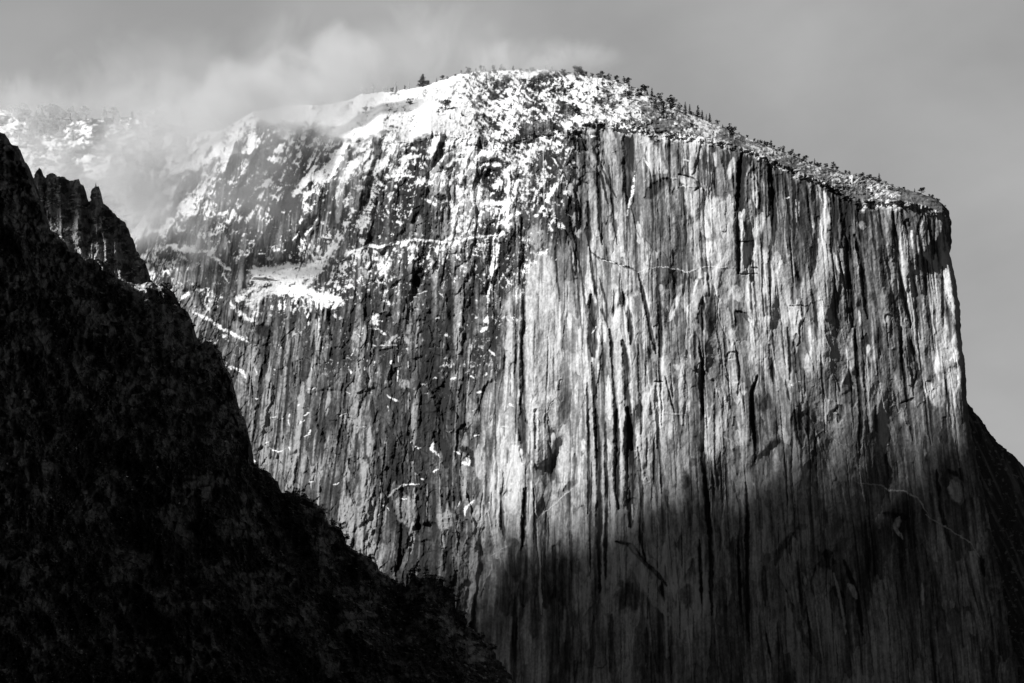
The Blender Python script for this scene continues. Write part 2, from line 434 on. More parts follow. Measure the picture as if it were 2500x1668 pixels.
# traced dark streaks, corners and cracks, and a painted flake shadow
DK = [
 (A, [([(560,1010),(600,1200),(620,1420),(650,1568)],30,.9,3),([(1030,650),(1040,850),(1050,1060),(1050,1240)],52,.85,5),
  ([(1075,690),(1085,1000)],18,.8,1),([(820,830),(825,1250),(850,1568)],20,.85,3),([(690,760),(760,900),(850,1050),(890,1250)],16,.8,2),
  ([(770,800),(860,1000),(900,1100),(960,1200)],14,.8,1),([(900,950),(920,1200),(960,1568)],14,.8,1),([(420,800),(520,950),(560,1050)],18,.8,2),
  ([(600,900),(650,1050),(740,1100)],12,.7,1),([(1230,705),(1390,700)],30,.8,2),([(1210,740),(1300,780)],20,.85,3),
  ([(1380,690),(1355,800),(1360,1000),(1370,1180)],16,.8,1),([(1920,860),(1910,1100),(1890,1400),(1890,1568)],48,.92,4),
  ([(1960,880),(1950,1000)],28,.85,1),([(1992,880),(1980,960)],18,.85,1),([(2120,920),(2150,1100),(2170,1300),(2160,1568)],24,.85,2),
  ([(1770,830),(1780,960)],14,.8,0),([(1800,830),(1810,950)],14,.8,0),([(1700,810),(1700,860)],40,.6,0),
  ([(1480,1150),(1490,1568)],16,.8,1),([(1520,1160),(1530,1400)],12,.7,1),([(1220,980),(1240,1350),(1230,1568)],14,.75,1),
  ([(740,1230),(745,1568)],26,.8,2),([(510,1150),(530,1568)],12,.7,1),([(1180,1200),(1260,1130),(1350,1060)],70,.6,3),
  ([(1430,1020),(1520,1050),(1600,1110),(1560,1150)],18,.7,4),([(1610,1110),(1650,1180),(1710,1260),(1850,1380)],8,.7,1),
  ([(1650,930),(1680,1000)],50,.5,1),([(730,640),(720,720)],50,.7,2),([(870,640),(860,900)],22,.45,2),([(940,650),(960,740)],30,.6,1),
  ([(500,770),(560,900)],60,.5,2),([(1350,1050),(1420,1200)],40,.45,1),([(2020,980),(1960,1100)],22,.5,1),
  ([(1690,880),(1700,1000)],40,.4,0),([(1530,870),(1540,990)],50,.4,0),([(1300,1200),(1300,1500)],60,.3,1),([(1450,1000),(1440,1100)],10,.7,1)]),
 (B, [([(30,240),(20,480),(10,800),(10,1160)],27,.9,3),([(60,240),(50,450)],17,.85,0),([(120,350),(170,500),(190,750),(190,1250),(210,1568)],13,.8,1),
  ([(235,280),(260,450),(280,700),(250,1050),(260,1400)],15,.8,2),([(300,400),(310,640)],12,.7,0),([(350,350),(390,600),(410,800)],14,.75,1),
  ([(430,360),(440,600),(430,900)],28,.8,1),([(560,390),(590,480),(580,600)],28,.85,1),([(500,430),(520,700),(500,1000),(480,1200)],110,.55,3),
  ([(460,1150),(440,1380)],50,.65,2),([(570,950),(570,1150)],28,.8,1),([(600,440),(700,530),(730,740),(720,1000)],26,.85,2),
  ([(740,560),(765,900)],26,.75,1),([(690,490),(800,560),(830,640),(850,800),(860,1100),(880,1568)],48,.75,4),
  ([(900,860),(940,1000),(970,1250),(1000,1500)],30,.85,4),([(1190,680),(1220,900),(1260,1200),(1310,1500),(1330,1568)],32,.85,4),
  ([(1160,780),(1190,1000)],16,.75,0),([(590,850),(595,1100),(560,1200)],22,.8,1),([(1380,620),(1400,780)],20,.7,1),([(1510,680),(1510,1000)],14,.6,2),
  ([(1572,1100),(1578,1568)],16,.8,1),([(770,980),(810,1180)],9,.8,1),([(1030,980),(1040,1200)],12,.6,1),([(1440,1160),(1475,1568)],30,.45,2),
  ([(0,912),(130,905)],6,.85,3),([(100,1105),(160,1110)],8,.9,1),([(0,1160),(160,1152)],5,.7,2),([(400,1400),(560,1403)],4,.5,2),
  ([(100,1160),(108,1225)],22,.9,1),([(580,1320),(600,1450),(620,1568)],14,.8,1),([(860,600),(1000,780)],90,.55,2),([(1050,620),(1060,700)],80,.5,1),
  ([(1000,880),(1050,1100),(1100,1400)],190,.35,0),([(1200,1200),(1230,1500)],60,.5,0),([(1540,620),(1620,740)],60,.55,3),([(1640,760),(1650,980)],40,.4,0),
  ([(1290,650),(1300,790)],80,.45,1),([(1420,700),(1380,820)],20,.6,2),([(700,1150),(750,1500)],40,.45,0),([(200,560),(210,640)],50,.5,0)]),
 (Cc, [([(250,0),(235,300),(245,500),(250,900),(270,1350)],32,.8,5),([(490,0),(520,430)],10,.8,2),([(600,0),(620,200),(640,300)],9,.7,1),
  ([(640,50),(680,500),(700,800)],9,.7,1),([(750,0),(770,200),(800,350),(890,620)],16,.8,2),([(830,250),(880,450),(890,620)],14,.8,1),
  ([(760,380),(770,600),(785,850)],62,.9,6),([(770,900),(790,1100),(800,1568)],24,.85,3),([(900,640),(940,900),(950,1200),(960,1568)],26,.9,4),
  ([(940,330),(935,540)],9,.8,1),([(1010,360),(1050,530),(1070,680),(1060,760)],28,.85,4),([(1000,730),(1035,950),(1045,1200),(1080,1568)],40,.92,5),
  ([(1090,1250),(1105,1568)],17,.8,1),([(1130,210),(1180,450),(1230,680),(1260,830)],20,.8,4),([(1330,1000),(1360,1130),(1400,1280)],8,.8,2),
  ([(1230,440),(1210,560)],16,.7,1),([(1490,200),(1470,380)],16,.8,1),([(1200,220),(1230,400),(1400,210),(1420,280)],60,.5,1),([(1500,250),(1340,330)],30,.4,0),
  ([(1610,400),(1600,560),(1620,640)],34,.8,3),([(1600,780),(1612,900),(1620,1568)],20,.9,4),([(1560,660),(1560,870)],18,.7,1),([(1690,340),(1680,430)],14,.7,0),
  ([(1780,620),(1790,830),(1800,950)],8,.85,1),([(1660,400),(1665,600)],70,.45,0),([(1900,0),(1895,215)],15,.92,3),([(1870,490),(1880,560),(1860,640)],26,.6,2),
  ([(1880,500),(1940,530),(2005,600)],30,.5,4),([(1900,540),(1900,720)],60,.5,1),([(1980,280),(2000,560)],13,.75,1),([(2070,150),(2075,310)],9,.8,1),([(2130,0),(2140,500),(2170,900)],9,.8,1),
  ([(2100,370),(2120,720)],11,.7,1),([(1860,730),(1900,950),(1890,1150)],12,.6,2),([(2040,1010),(2000,1120),(2000,1350),(2030,1568)],26,.88,3),
  ([(1420,1000),(1430,1400)],8,.6,0),([(730,1050),(745,1568)],12,.8,2),([(650,0),(700,300),(720,520)],11,.7,1),([(750,40),(830,100),(1000,150),(1130,200)],9,.7,3),
  ([(1250,1040),(1310,1047)],10,.9,2),([(1240,900),(1290,1030)],50,.5,-1),([(60,0),(80,250)],60,.4,1),([(130,100),(120,400)],90,.35,0),([(30,500),(40,800)],40,.5,1),
  ([(170,700),(150,1000)],60,.4,0),([(1450,500),(1500,800)],150,.3,0),([(1330,480),(1280,520)],60,.4,0),([(1560,1000),(1600,1200)],50,.4,0),([(1720,900),(1760,1100)],110,.3,0),
  ([(2050,750),(2130,900)],110,.3,0),([(2110,1150),(2140,1450)],110,.4,0),([(570,1100),(560,1300)],90,.3,0),([(620,640),(600,900)],60,.3,0),([(860,750),(850,950)],50,.5,1)]),
 (Dd, [([(240,0),(240,400)],44,.65,4),([(265,600),(250,850),(235,1050)],26,.9,4),([(235,1050),(250,1500)],80,.6,3),([(320,600),(335,800),(370,1250)],11,.9,2),
  ([(745,0),(745,200),(740,800)],16,.9,2),([(765,400),(755,900),(755,1300)],11,.85,1),([(800,0),(820,300),(820,800),(830,1400)],32,.88,3),
  ([(870,100),(882,600),(870,1300)],18,.85,2),([(955,0),(965,600),(970,760)],38,.93,5),([(1045,0),(1062,150),(1080,500),(1062,900)],66,.93,6),
  ([(1125,300),(1150,700),(1145,1000),(1180,1160)],24,.92,3),([(1190,220),(1190,450)],10,.85,1),([(1240,260),(1245,560)],10,.85,1),([(1280,280),(1300,620)],12,.9,1),
  ([(1620,0),(1620,400),(1660,700),(1680,1200),(1690,1568)],30,.92,4),([(1590,990),(1600,1200),(1612,1480)],18,.9,2),([(2000,0),(2030,250),(2020,400)],30,.88,2),
  ([(1950,560),(1960,900),(1950,1300)],24,.7,2),([(1890,960),(1900,1500)],12,.8,1),([(960,1010),(1050,1030),(1150,1140),(1250,1240),(1340,1350)],26,.6,9),
  ([(1300,1320),(1320,1500)],14,.85,1),([(1330,620),(1400,800)],60,.45,1),([(560,620),(640,540),(640,350)],40,.5,2),([(340,430),(330,560)],66,.45,1),([(420,740),(410,1150)],12,.75,1),
  ([(470,1100),(420,1500)],120,.45,0),([(570,1150),(560,1500)],130,.45,0),([(1000,1350),(1100,1500)],200,.5,2),([(180,1000),(190,1300)],90,.5,0),([(80,700),(100,1000)],20,.7,1),  # the widest blob here is a flake's shadow painted into the tone
  ([(1500,500),(1480,600)],60,.5,0),([(1540,380),(1560,420)],60,.5,0),([(1500,1350),(1490,1500)],100,.4,0),([(2080,1200),(2100,1500)],40,.5,1),([(30,0),(40,900)],14,.6,1)]),
 (E, [([(420,80),(430,350)],50,.8,4),([(180,1010),(160,1200),(120,1360)],30,.8,3),([(300,950),(270,1300)],24,.7,2),([(820,780),(810,1000)],30,.7,2),
  ([(1440,400),(1480,520)],30,.75,3),([(1300,540),(1320,620)],44,.85,4),([(1480,860),(1480,1200),(1480,1568)],100,.6,5),([(1560,400),(1560,700),(1560,1300)],28,.7,2),
  ([(900,600),(940,950)],34,.7,2),([(1050,560),(1065,720)],24,.7,2),([(80,930),(140,970),(200,1000)],60,.75,4),([(2130,400),(2130,800),(2110,1568)],26,.75,4),
  ([(1960,300),(1950,800)],20,.7,2),([(660,780),(620,950)],50,.6,1),([(380,800),(340,1000)],36,.65,2),([(1180,60),(1240,230)],60,.5,1),([(1690,340),(1700,650)],150,.4,0),
  ([(80,480),(130,600)],60,.7,3),([(470,560),(560,680)],60,.5,2),([(200,0),(180,350)],40,.6,2),([(60,200),(80,380)],110,.4,1),([(300,300),(400,400)],90,.5,1),
  ([(760,1180),(850,1170)],60,.45,1),([(1010,560),(980,750)],60,.4,1),([(1230,450),(1240,760)],40,.5,1),([(720,480),(700,660)],60,.35,0),([(1400,1050),(1500,1500)],120,.35,2),([(1780,1000),(1760,1300)],70,.35,1)]),
 (G, [([(740,590),(690,850),(660,1050),(640,1300)],10,.8,2),([(880,400),(850,700),(830,1000)],14,.75,2),([(800,600),(770,800),(740,1000)],9,.7,1),
  ([(1440,650),(1540,800),(1545,900)],66,.75,4),([(1540,100),(1530,400),(1520,560)],34,.75,3),([(1700,770),(1740,900)],40,.8,3),([(1640,770),(1700,790)],30,.8,2),
  ([(130,130),(90,450),(60,700)],20,.7,2),([(280,450),(240,700),(200,900)],16,.6,1),([(450,500),(420,750),(400,1000)],14,.6,1),([(600,300),(560,600),(520,900)],12,.6,1),
  ([(1020,830),(1030,1000)],34,.6,2),([(900,820),(950,880)],40,.5,1),([(970,380),(980,700)],20,.6,1),([(2110,400),(2110,720)],50,.6,3),([(2130,1080),(2140,1300),(2110,1500)],22,.9,3),
  ([(1950,1050),(1960,1400)],10,.8,1),([(1440,1050),(1440,1480)],26,.65,1),([(1380,1180),(1385,1300)],18,.5,1),([(1000,1350),(1080,1500)],50,.45,1),([(1520,1200),(1530,1500)],18,.6,1),([(1820,1200),(1815,1450)],8,.7,0)]),
 (H, [([(1830,1010),(1850,1060),(1880,1150)],140,.82,7),([(1790,960),(1870,940),(1950,950)],36,.88,5),([(1560,620),(1560,780)],110,.75,4),([(1300,880),(1400,960)],120,.6,3),
  ([(150,640),(90,800)],60,.8,3),([(230,650),(220,900),(240,1100)],110,.6,2),([(430,820),(430,1000)],40,.6,2),([(870,700),(930,770),(900,830)],60,.75,4),([(700,840),(680,900)],90,.5,2),
  ([(340,1050),(340,1320)],110,.7,3),([(40,1100),(80,1300)],140,.5,2),([(1250,1100),(1280,1380)],130,.5,1),([(1450,1000),(1480,1050)],120,.3,0),([(1330,1040),(1430,1090)],20,.8,2),([(1450,1190),(1530,1220)],50,.7,3),
  ([(1130,1150),(1150,1450)],60,.5,1),([(1700,1050),(1800,1250)],130,.35,0),([(560,730),(620,850)],50,.5,1),([(2080,640),(2150,850)],90,.6,3),([(2050,440),(2150,560)],60,.6,3),([(1640,640),(1660,760)],24,.6,2),([(1100,900),(1150,1000)],60,.5,2)]),
 (K, [([(160,370),(120,500),(130,850)],24,.8,2),([(380,0),(400,200),(405,400)],16,.85,2),([(370,400),(400,560)],14,.8,1),([(900,0),(920,300),(950,600),(940,1000)],26,.85,3),
  ([(545,570),(548,850)],20,.85,1),([(860,470),(880,600)],80,.55,2),([(1260,0),(1260,400)],16,.75,1),([(1330,100),(1410,320),(1350,440)],36,.5,2),([(1100,0),(1200,150),(1300,350)],230,.35,0),
  ([(1600,400),(1600,700)],12,.6,1),([(450,640),(500,900)],76,.6,3),([(450,60),(450,340)],66,.45,2),([(990,60),(980,200)],50,.7,2),([(1250,580),(1360,540)],8,.8,2),([(150,550),(250,600)],120,.4,0),
  ([(740,640),(800,620),(780,720)],40,.7,3),([(1060,600),(1060,700),(1070,800)],26,.5,2),([(1590,700),(1600,1100),(1590,1500)],60,.4,2),([(1530,1080),(1540,1300)],18,.8,2),([(1610,1090),(1690,1130)],30,.5,5),([(420,560),(415,1100)],12,.7,1)]),
 (I_, [([(80,250),(70,600),(90,1300)],22,.75,2),([(10,600),(30,1100)],12,.8,1),([(430,470),(310,640),(290,720)],40,.45,5),([(600,720),(570,850),(590,960)],14,.6,4),([(620,720),(740,700)],70,.4,5),
  ([(410,500),(405,650)],18,.7,1),([(820,680),(920,950),(960,1250)],26,.8,3),([(770,900),(820,980)],26,.8,2),([(350,820),(380,930)],10,.95,3),([(400,980),(500,1250),(640,1480)],30,.4,3),([(1120,330),(1300,360)],40,.45,4),
  ([(1550,100),(1560,300),(1640,600)],24,.7,3),([(1870,650),(1890,800)],24,.7,2),([(220,1230),(260,1460)],12,.8,1),([(650,640),(720,640)],60,.6,3),([(1000,600),(1010,900)],110,.4,0),([(1950,900),(2010,930)],44,.5,3),([(460,440),(540,420)],40,.4,3)]),
]
LT = [
 (Cc, [([(400,60),(430,250),(420,450)],130,.44,.5),([(1325,830),(1345,1000)],56,.52,.85),([(1240,1090),(1300,1300)],110,.48,.7),([(1600,180),(1590,260)],28,.5,.8),([(1750,150),(1780,420)],150,.44,.6),
  ([(450,680),(480,850)],70,.46,.6),([(1870,320),(1900,420)],80,.46,.6),([(300,900),(310,1400)],80,.43,.6),([(895,1000),(905,1300)],28,.5,.8),([(1440,360),(1400,480),(1360,580)],40,.48,.8),([(2060,560),(2150,640)],110,.44,.7),
  ([(530,430),(520,700)],16,.46,.7),([(590,380),(560,600)],14,.46,.7),([(760,290),(790,380)],22,.5,.8),([(820,340),(830,550)],28,.42,.7),([(1040,380),(1030,520)],18,.45,.7),([(980,400),(960,700),(980,1300)],60,.36,.5),
  ([(150,520),(150,900)],18,.4,.7),([(1640,850),(1850,870)],22,.3,.4),([(1800,1200),(1820,1300)],30,.44,.6),([(1970,560),(2005,620)],20,.5,.8),([(620,60),(640,200)],22,.44,.7),([(470,1100),(480,1400)],60,.42,.5),([(1400,920),(1440,950)],40,.5,.8),
  ([(1650,0),(1760,100)],160,.44,.6),([(2000,20),(2100,120)],100,.44,.5),([(1240,1200),(1300,1280),(1520,1300)],8,.52,.7),([(1670,1430),(1820,1480),(1880,1530)],10,.56,.9),([(1300,300),(1350,420)],50,.3,.5)]),
 (A, [([(1230,800),(1260,950),(1330,1000)],110,.44,.75),([(1500,1160),(1560,1300),(1660,1500)],90,.45,.7),([(1640,1200),(1760,1340),(1800,1500)],160,.42,.6),([(1820,1050),(1850,900)],50,.42,.7),([(1580,760),(1590,900)],60,.4,.6),
  ([(1990,1000),(2030,1200)],60,.38,.6),([(870,700),(900,850),(960,950)],70,.3,.6),([(730,850),(820,1000)],60,.26,.5),([(600,1100),(620,1200)],50,.27,.6),([(330,1430),(350,1568)],130,.28,.6),([(640,1320),(660,1500)],60,.26,.6),
  ([(1150,700),(1160,780)],60,.42,.6),([(1440,1040),(1560,1110)],60,.4,.6),([(1120,1380),(1130,1560)],26,.44,.7),([(1700,860),(1720,960)],20,.45,.7),([(1550,1400),(1570,1568)],40,.5,.9),([(1930,1290),(1935,1380)],30,.42,.8),([(2070,1330),(2020,1500)],80,.4,.7)]),
 (B, [([(130,500),(150,650)],40,.42,.7),([(640,500),(690,600),(660,800),(650,1300)],60,.4,.6),([(1270,800),(1290,1100),(1350,1450)],70,.44,.75),([(1280,800),(1300,950)],26,.54,.9),([(1335,820),(1340,960)],16,.52,.9),
  ([(1240,1550),(1230,1000)],8,.42,.6),([(60,950),(110,1000),(150,1050)],70,.42,.6),([(420,1420),(460,1550)],90,.5,.8),([(640,1420),(700,1500)],80,.5,.8),([(930,1430),(940,1560)],22,.5,.8),([(740,1000),(790,1150)],30,.42,.6),
  ([(450,590),(452,760)],8,.42,.85),([(475,600),(470,720)],6,.36,.8),([(920,770),(980,800)],50,.34,.6),([(1130,740),(1180,1000),(1180,1300)],50,.33,.5),([(1600,1000),(1630,1300),(1690,1500)],70,.42,.7),([(1430,750),(1420,860)],40,.36,.6),
  ([(680,740),(650,860)],44,.44,.7),([(20,680),(40,850)],36,.36,.6),([(110,700),(120,880)],30,.42,.7),([(560,1200),(560,1300)],24,.42,.6),([(300,1000),(330,1300)],90,.38,.5),([(1350,1100),(1380,1200)],90,.36,.5),([(1420,980),(1480,1060)],40,.4,.6),([(1560,780),(1570,940)],12,.36,.7)]),
 (Dd, [([(1380,560),(1425,700),(1445,900)],16,.5,.85),([(1235,640),(1270,900),(1280,1250)],26,.42,.7),([(1065,1040),(1130,1220),(1210,1370),(1340,1568)],84,.44,.75),([(150,460),(160,780)],96,.44,.6),([(475,180),(470,330)],34,.5,.8),
  ([(560,130),(560,560)],110,.42,.5),([(900,0),(900,80)],28,.5,.8),([(740,1290),(765,1400)],18,.5,.8),([(335,700),(362,1100),(378,1400),(382,1568)],12,.52,.9),([(300,620),(300,760)],14,.48,.8),([(690,560),(690,800)],5,.5,.8),
  ([(890,230),(910,330)],26,.48,.8),([(940,560),(950,720),(930,950)],12,.46,.8),([(1230,60),(1300,120)],140,.42,.6),([(1640,60),(1700,380)],120,.4,.5),([(700,230),(700,330)],30,.48,.7),([(210,280),(200,400)],40,.5,.8),([(350,840),(620,600)],6,.5,.7),
  ([(1800,0),(1810,80)],20,.5,.8),([(1750,100),(1800,160)],60,.42,.6),([(1220,900),(1240,1150)],10,.45,.8),([(370,1350),(385,1500)],22,.5,.8),([(1075,720),(1080,850)],10,.4,.8),([(0,1120),(130,1040)],6,.5,.7),([(1200,300),(1220,420)],30,.48,.7),([(480,600),(560,580)],60,.34,.5)]),
 (K, [([(700,60),(700,280)],150,.46,.75),([(640,540),(680,720)],130,.5,.85),([(1010,140),(1020,500),(1030,800)],50,.45,.75),([(1100,430),(1130,950)],64,.42,.7),([(1510,130),(1540,400)],44,.48,.8),([(1440,420),(1500,520),(1570,600)],84,.46,.7),
  ([(1680,50),(1660,500)],110,.44,.6),([(500,470),(520,650)],54,.48,.8),([(320,760),(390,890)],60,.48,.8),([(800,20),(790,250)],44,.44,.7),([(860,170),(850,250)],44,.5,.8),([(40,420),(50,520)],40,.46,.6),([(200,60),(220,300)],110,.42,.5),
  ([(870,1160),(940,1192),(1100,1205),(1150,1250),(1250,1240),(1380,1310),(1470,1450)],9,.6,.9),([(560,760),(610,820),(660,780),(800,900),(930,1010)],5,.5,.8),([(1430,900),(1440,980)],22,.4,.7),([(1640,1180),(1700,1320)],100,.34,.6),([(0,800),(60,900)],80,.42,.6),([(1780,720),(1860,820)],14,.4,.8),([(560,120),(580,400)],16,.42,.7)]),
 (I_, [([(330,680),(330,800),(375,900)],22,.5,.85),([(440,520),(450,700)],40,.36,.6),([(600,1000),(620,1250),(655,1480)],12,.52,.9),([(740,780),(790,1000),(830,1250)],18,.4,.8),([(690,760),(700,900)],90,.3,.5),([(1200,430),(1265,520)],26,.42,.7),
  ([(1240,360),(1200,440)],50,.34,.5),([(1680,60),(1710,240)],110,.3,.25),([(850,860),(910,970)],44,.36,.6),([(1410,860),(1420,1020)],20,.4,.7),([(1430,330),(1600,430),(1800,560),(1860,660)],6,.46,.8),([(1760,1080),(1810,1250)],60,.3,.5),([(1700,780),(1760,1000)],60,.3,.5),([(450,80),(450,260)],20,.4,.7),([(100,90),(130,110)],30,.4,.6)]),
 (G, [([(1060,1180),(1130,1090),(1200,1050),(1270,1030)],14,.5,.8),([(1280,1330),(1260,1568)],40,.4,.8),([(1390,1040),(1380,1280)],6,.5,.8),([(1200,1120),(1240,1350)],140,.2,.5),([(2070,760),(2090,1000)],100,.46,.75),([(2010,900),(2040,1250)],100,.4,.6),
  ([(2030,0),(2050,400)],26,.36,.7),([(2000,1100),(2060,1250)],140,.36,.6),([(1790,760),(1800,1000)],90,.28,.5),([(1480,1300),(1560,1340)],140,.24,.5),([(1780,1220),(1800,1400)],100,.3,.6),([(950,1480),(960,1568)],80,.38,.7),([(880,450),(850,650)],24,.3,.6),
  ([(400,1150),(560,1300)],60,.24,.5),([(180,120),(170,420),(150,700)],36,.24,.6),([(640,300),(620,520)],26,.26,.6),([(1190,250),(1240,300)],80,.24,.5),([(1700,1430),(1650,1568)],8,.46,.7)]),
 (E, [([(540,880),(560,1150)],40,.26,.6),([(1420,420),(1450,600)],40,.27,.6),([(1640,450),(1700,520)],60,.2,.5),([(1050,1100),(1160,1000)],30,.24,.5),([(2020,800),(2000,1200),(1990,1568)],26,.32,.7),([(2180,500),(2180,1500)],90,.36,.7),([(830,1000),(860,1060)],40,.25,.6),([(1210,1010),(1240,1060)],30,.26,.6),([(900,500),(940,560)],40,.25,.6)]),
 (H, [([(1430,960),(1500,1080),(1570,1180)],110,.3,.7),([(1860,860),(1900,880)],90,.36,.7),([(1780,1120),(1850,1350)],140,.17,.6),([(1550,1050),(1570,1180)],60,.28,.6),([(2050,1250),(2080,1450)],60,.3,.5)]),
]
for f, lst in DK:
    for pts, w_, k_, d_ in lst:
        stroke(f(pts), w_ / 3.136 * (1.2 if k_ > .6 else 1.05) + 1.1, f_dark(min(.96, k_ * 1.12), d_ * 0.8), warp=0.22 + min(0.6, w_ / 150))
for f, lst in LT:
    for pts, w_, v_, k_ in lst:
        stroke(f(pts), w_ / 3.136, f_light(v_ * 0.96, min(1, k_ * 1.2), 0.3), warp=0.45, soft=0.3)
# dark streaks once more but thin, so that pale panels keep their seams
for i in range(260):
    x = rng.uniform(1240, 2370); y = rng.uniform(380, 1600)
    stroke(flow(x, y, rng.uniform(30, 220)), rng.uniform(1.8, 4.0), f_dark(rng.uniform(0.3, 0.8), 0.8), warp=0.15)
grit = fbm(PX / 3.2, PY / 4.6, 73, 2, 0.7); crag = fbm(PX / 9, PY / 15, 75, 3, 0.65)
tone *= (0.74 + 0.52 * vnoise(Q / 2.4, PY / 55, 71)) * (0.84 + 0.32 * vnoise(Q / 6, PY / 140, 72)) * (0.62 + 0.76 * grit) * (0.72 + 0.56 * crag)
rel += ((grit - 0.5) * 1.1 + (crag - 0.5) * 1.6) * lerp(1.0, 0.55, pale)
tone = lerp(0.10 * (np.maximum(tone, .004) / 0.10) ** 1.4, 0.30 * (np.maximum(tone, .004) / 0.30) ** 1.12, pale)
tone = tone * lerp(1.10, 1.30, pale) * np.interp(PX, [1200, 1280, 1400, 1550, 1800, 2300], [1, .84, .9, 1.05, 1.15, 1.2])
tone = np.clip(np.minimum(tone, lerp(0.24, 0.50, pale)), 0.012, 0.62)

# ------------------------------------------------------------------ outline of the great cliff (photo pixels)
SKY = [(150,700),(250,640),(300,590),(340,545),(380,470),(430,405),(480,365),(520,335),(560,305),(620,272),(700,258),(800,255),(850,246),(883,229),(957,223),(1021,213),(1074,197),(1128,179),(1170,172),(1223,170),
       (1276,170),(1340,170),(1415,181),(1479,191),(1532,207),(1596,236),(1660,266),(1723,293),(1787,319),(1851,346),(1915,372),(1979,399),(2021,410),(2085,428),(2138,441),(2191,457),(2245,470),(2280,482),(2300,495),(2316,515)]
RIM = [(150,740),(250,690),(330,620),(400,440),(500,400),(580,330),(640,305),(760,318),(860,345),(930,330),(1000,350),(1050,320),(1130,340),(1210,360),(1300,330),(1400,320),(1430,300),(1530,306),(1600,320),
       (1723,336),(1800,356),(1880,387),(1937,413),(2007,443),(2071,480),(2131,490),(2198,490),(2260,502),(2300,520),(2320,540)]
DSKY = [(150,3300),(400,3300),(700,3350),(900,3250),(1200,3150),(1400,2960),(1600,2820),(1800,2730),(2000,2680),(2200,2680),(2320,2760)]
LIMB = [(515,2316),(540,2322),(590,2323),(620,2320),(660,2327),(700,2335),(740,2342),(800,2346),(860,2353),(930,2357),(990,2362),(1060,2372),(1200,2400),(1400,2440),(1720,2500)]
fx_ = [150, 500, 650, 850, 1000, 1200, 1300, 1450, 1550, 1800, 2050, 2200, 2300, 2520]
fy_ = [300, 600, 1000, 1700]
ft_ = [[3000,2880,2800,2700,2620,2580,2545,2500,2480,2490,2515,2530,2545,2585],
       [2900,2780,2720,2640,2580,2540,2500,2465,2450,2460,2485,2505,2525,2565],
       [2760,2680,2630,2560,2520,2490,2450,2425,2415,2425,2450,2475,2495,2535],
       [2650,2600,2560,2500,2460,2440,2405,2385,2375,2385,2410,2430,2450,2490]]
ft_ = np.array(ft_, float)
def face_depth(px, py):
    rows = np.stack([np.interp(px.ravel(), fx_, ft_[k]) for k in range(4)], 0)
    yy = np.clip(py.ravel(), 300, 1700)
    k = np.clip(np.searchsorted(fy_, yy) - 1, 0, 2)
    fy = np.array(fy_, float)
    t = (yy - fy[k]) / (fy[k + 1] - fy[k]); 
    c = np.arange(yy.size)
    return (rows[k, c] * (1 - t) + rows[k + 1, c] * t).reshape(px.shape)
# recess of the misty left wing: left of the white arete and above the snow terrace
EDGE = [(250,1010),(300,980),(335,930),(380,868),(440,832),(500,826),(560,812),(640,790),(700,560)]
def base_depth(px, py):
    D = face_depth(px, py)
    ex = np.interp(py, [a for a, b in EDGE], [b for a, b in EDGE])
    terr = np.interp(px, [500, 600, 700, 780, 860], [700, 690, 705, 715, 722])
    up = sstep(0, 1, (terr - py) / 75.0)
    left = sstep(0, 34, ex - px)
    D = D + 150 * np.maximum(left * sstep(700, 560, py), 0) + 120 * up * sstep(880, 800, px) * (1 - 0.6 * sstep(800, 640, ex) * 0)
    return D
# snow
up_ = ip(PX, RIM) - PY                                  # > 0 above the rim
skyh = ip(PX, RIM) - ip(PX, SKY)
slopeang = np.interp(PX, [900, 1150, 1400, 1900, 2300], [-0.25, 0.35, 0.45, 0.45, 0.3])
ca, sa = np.cos(slopeang), np.sin(slopeang)
U = PX * ca + PY * sa; V = -PX * sa + PY * ca
g_ = np.zeros_like(rel); g_[:-6] = rel[6:] - rel[:-6]            # rock that juts out just below holds snow
g_ = np.clip(g_ * 0.10, -0.35, 0.35)
net = uniform(ridged(U / 15 + wx / 20, V / 5.5 + wy / 20, 81, 4, 0.7) + 0.25 * g_)
net2 = uniform(ridged(PX / 13 + wx / 10, PY / 7 + wy / 10, 83, 4, 0.75) + 0.9 * g_)
filam = uniform(ridged(Q / 7 + wx / 9, PY / 9 + wy / 9, 85, 4, 0.78) * 0.8 + 0.35 * fbm(Q / 30, PY / 40, 90, 3) + 0.5 * fbm(Q / 4, PY / 14, 88, 3) + 1.0 * g_)
nz2 = net2
grit0 = fbm(PX / 3.4, PY / 2.6, 97, 2, 0.7)
clump = fbm(PX / 42, PY / 34, 89, 4, 0.6) - 0.5
cover_top = np.interp(PX, [250, 560, 900, 1120, 1210, 1330, 1430, 1500, 1700, 1950, 2100, 2250, 2330], [.80, .88, .96, .94, .60, .50, .66, .50, .50, .50, .44, .32, .16])
cov = cover_top + 1.5 * clump * np.interp(PX, [1100, 1200], [.25, 1]) - 0.18 * sstep(45, 0, up_) * sstep(1150, 1250, PX)
c1, s1 = math.cos(2.15), math.sin(2.15)
dl = ridged((PX * c1 + PY * s1) / 34 + wx / 14, (-PX * s1 + PY * c1) / 9 + wy / 14, 93, 4, 0.7)
c2, s2 = math.cos(0.62), math.sin(0.62)
dr = ridged((PX * c2 + PY * s2) / 26 + wx / 12, (-PX * s2 + PY * c2) / 8.5 + wy / 12, 94, 4, 0.72)
wl = sstep(1180, 1080, PX); wr = sstep(1100, 1220, PX) * sstep(1500, 1420, PX) * sstep(470, 380, PY)
dirn = uniform(dl * wl + dr * (1 - wl) + 0.9 * g_)
along = uniform(np.where(PX > 1440, 0.8 * net + 0.2 * net2, 0.35 * net2 + 0.65 * dirn))
filam = uniform(filam * (1 - 0.55 * np.maximum(wl * sstep(620, 420, PY), wr)) + dirn * 0.55 * np.maximum(wl * sstep(620, 420, PY), wr))
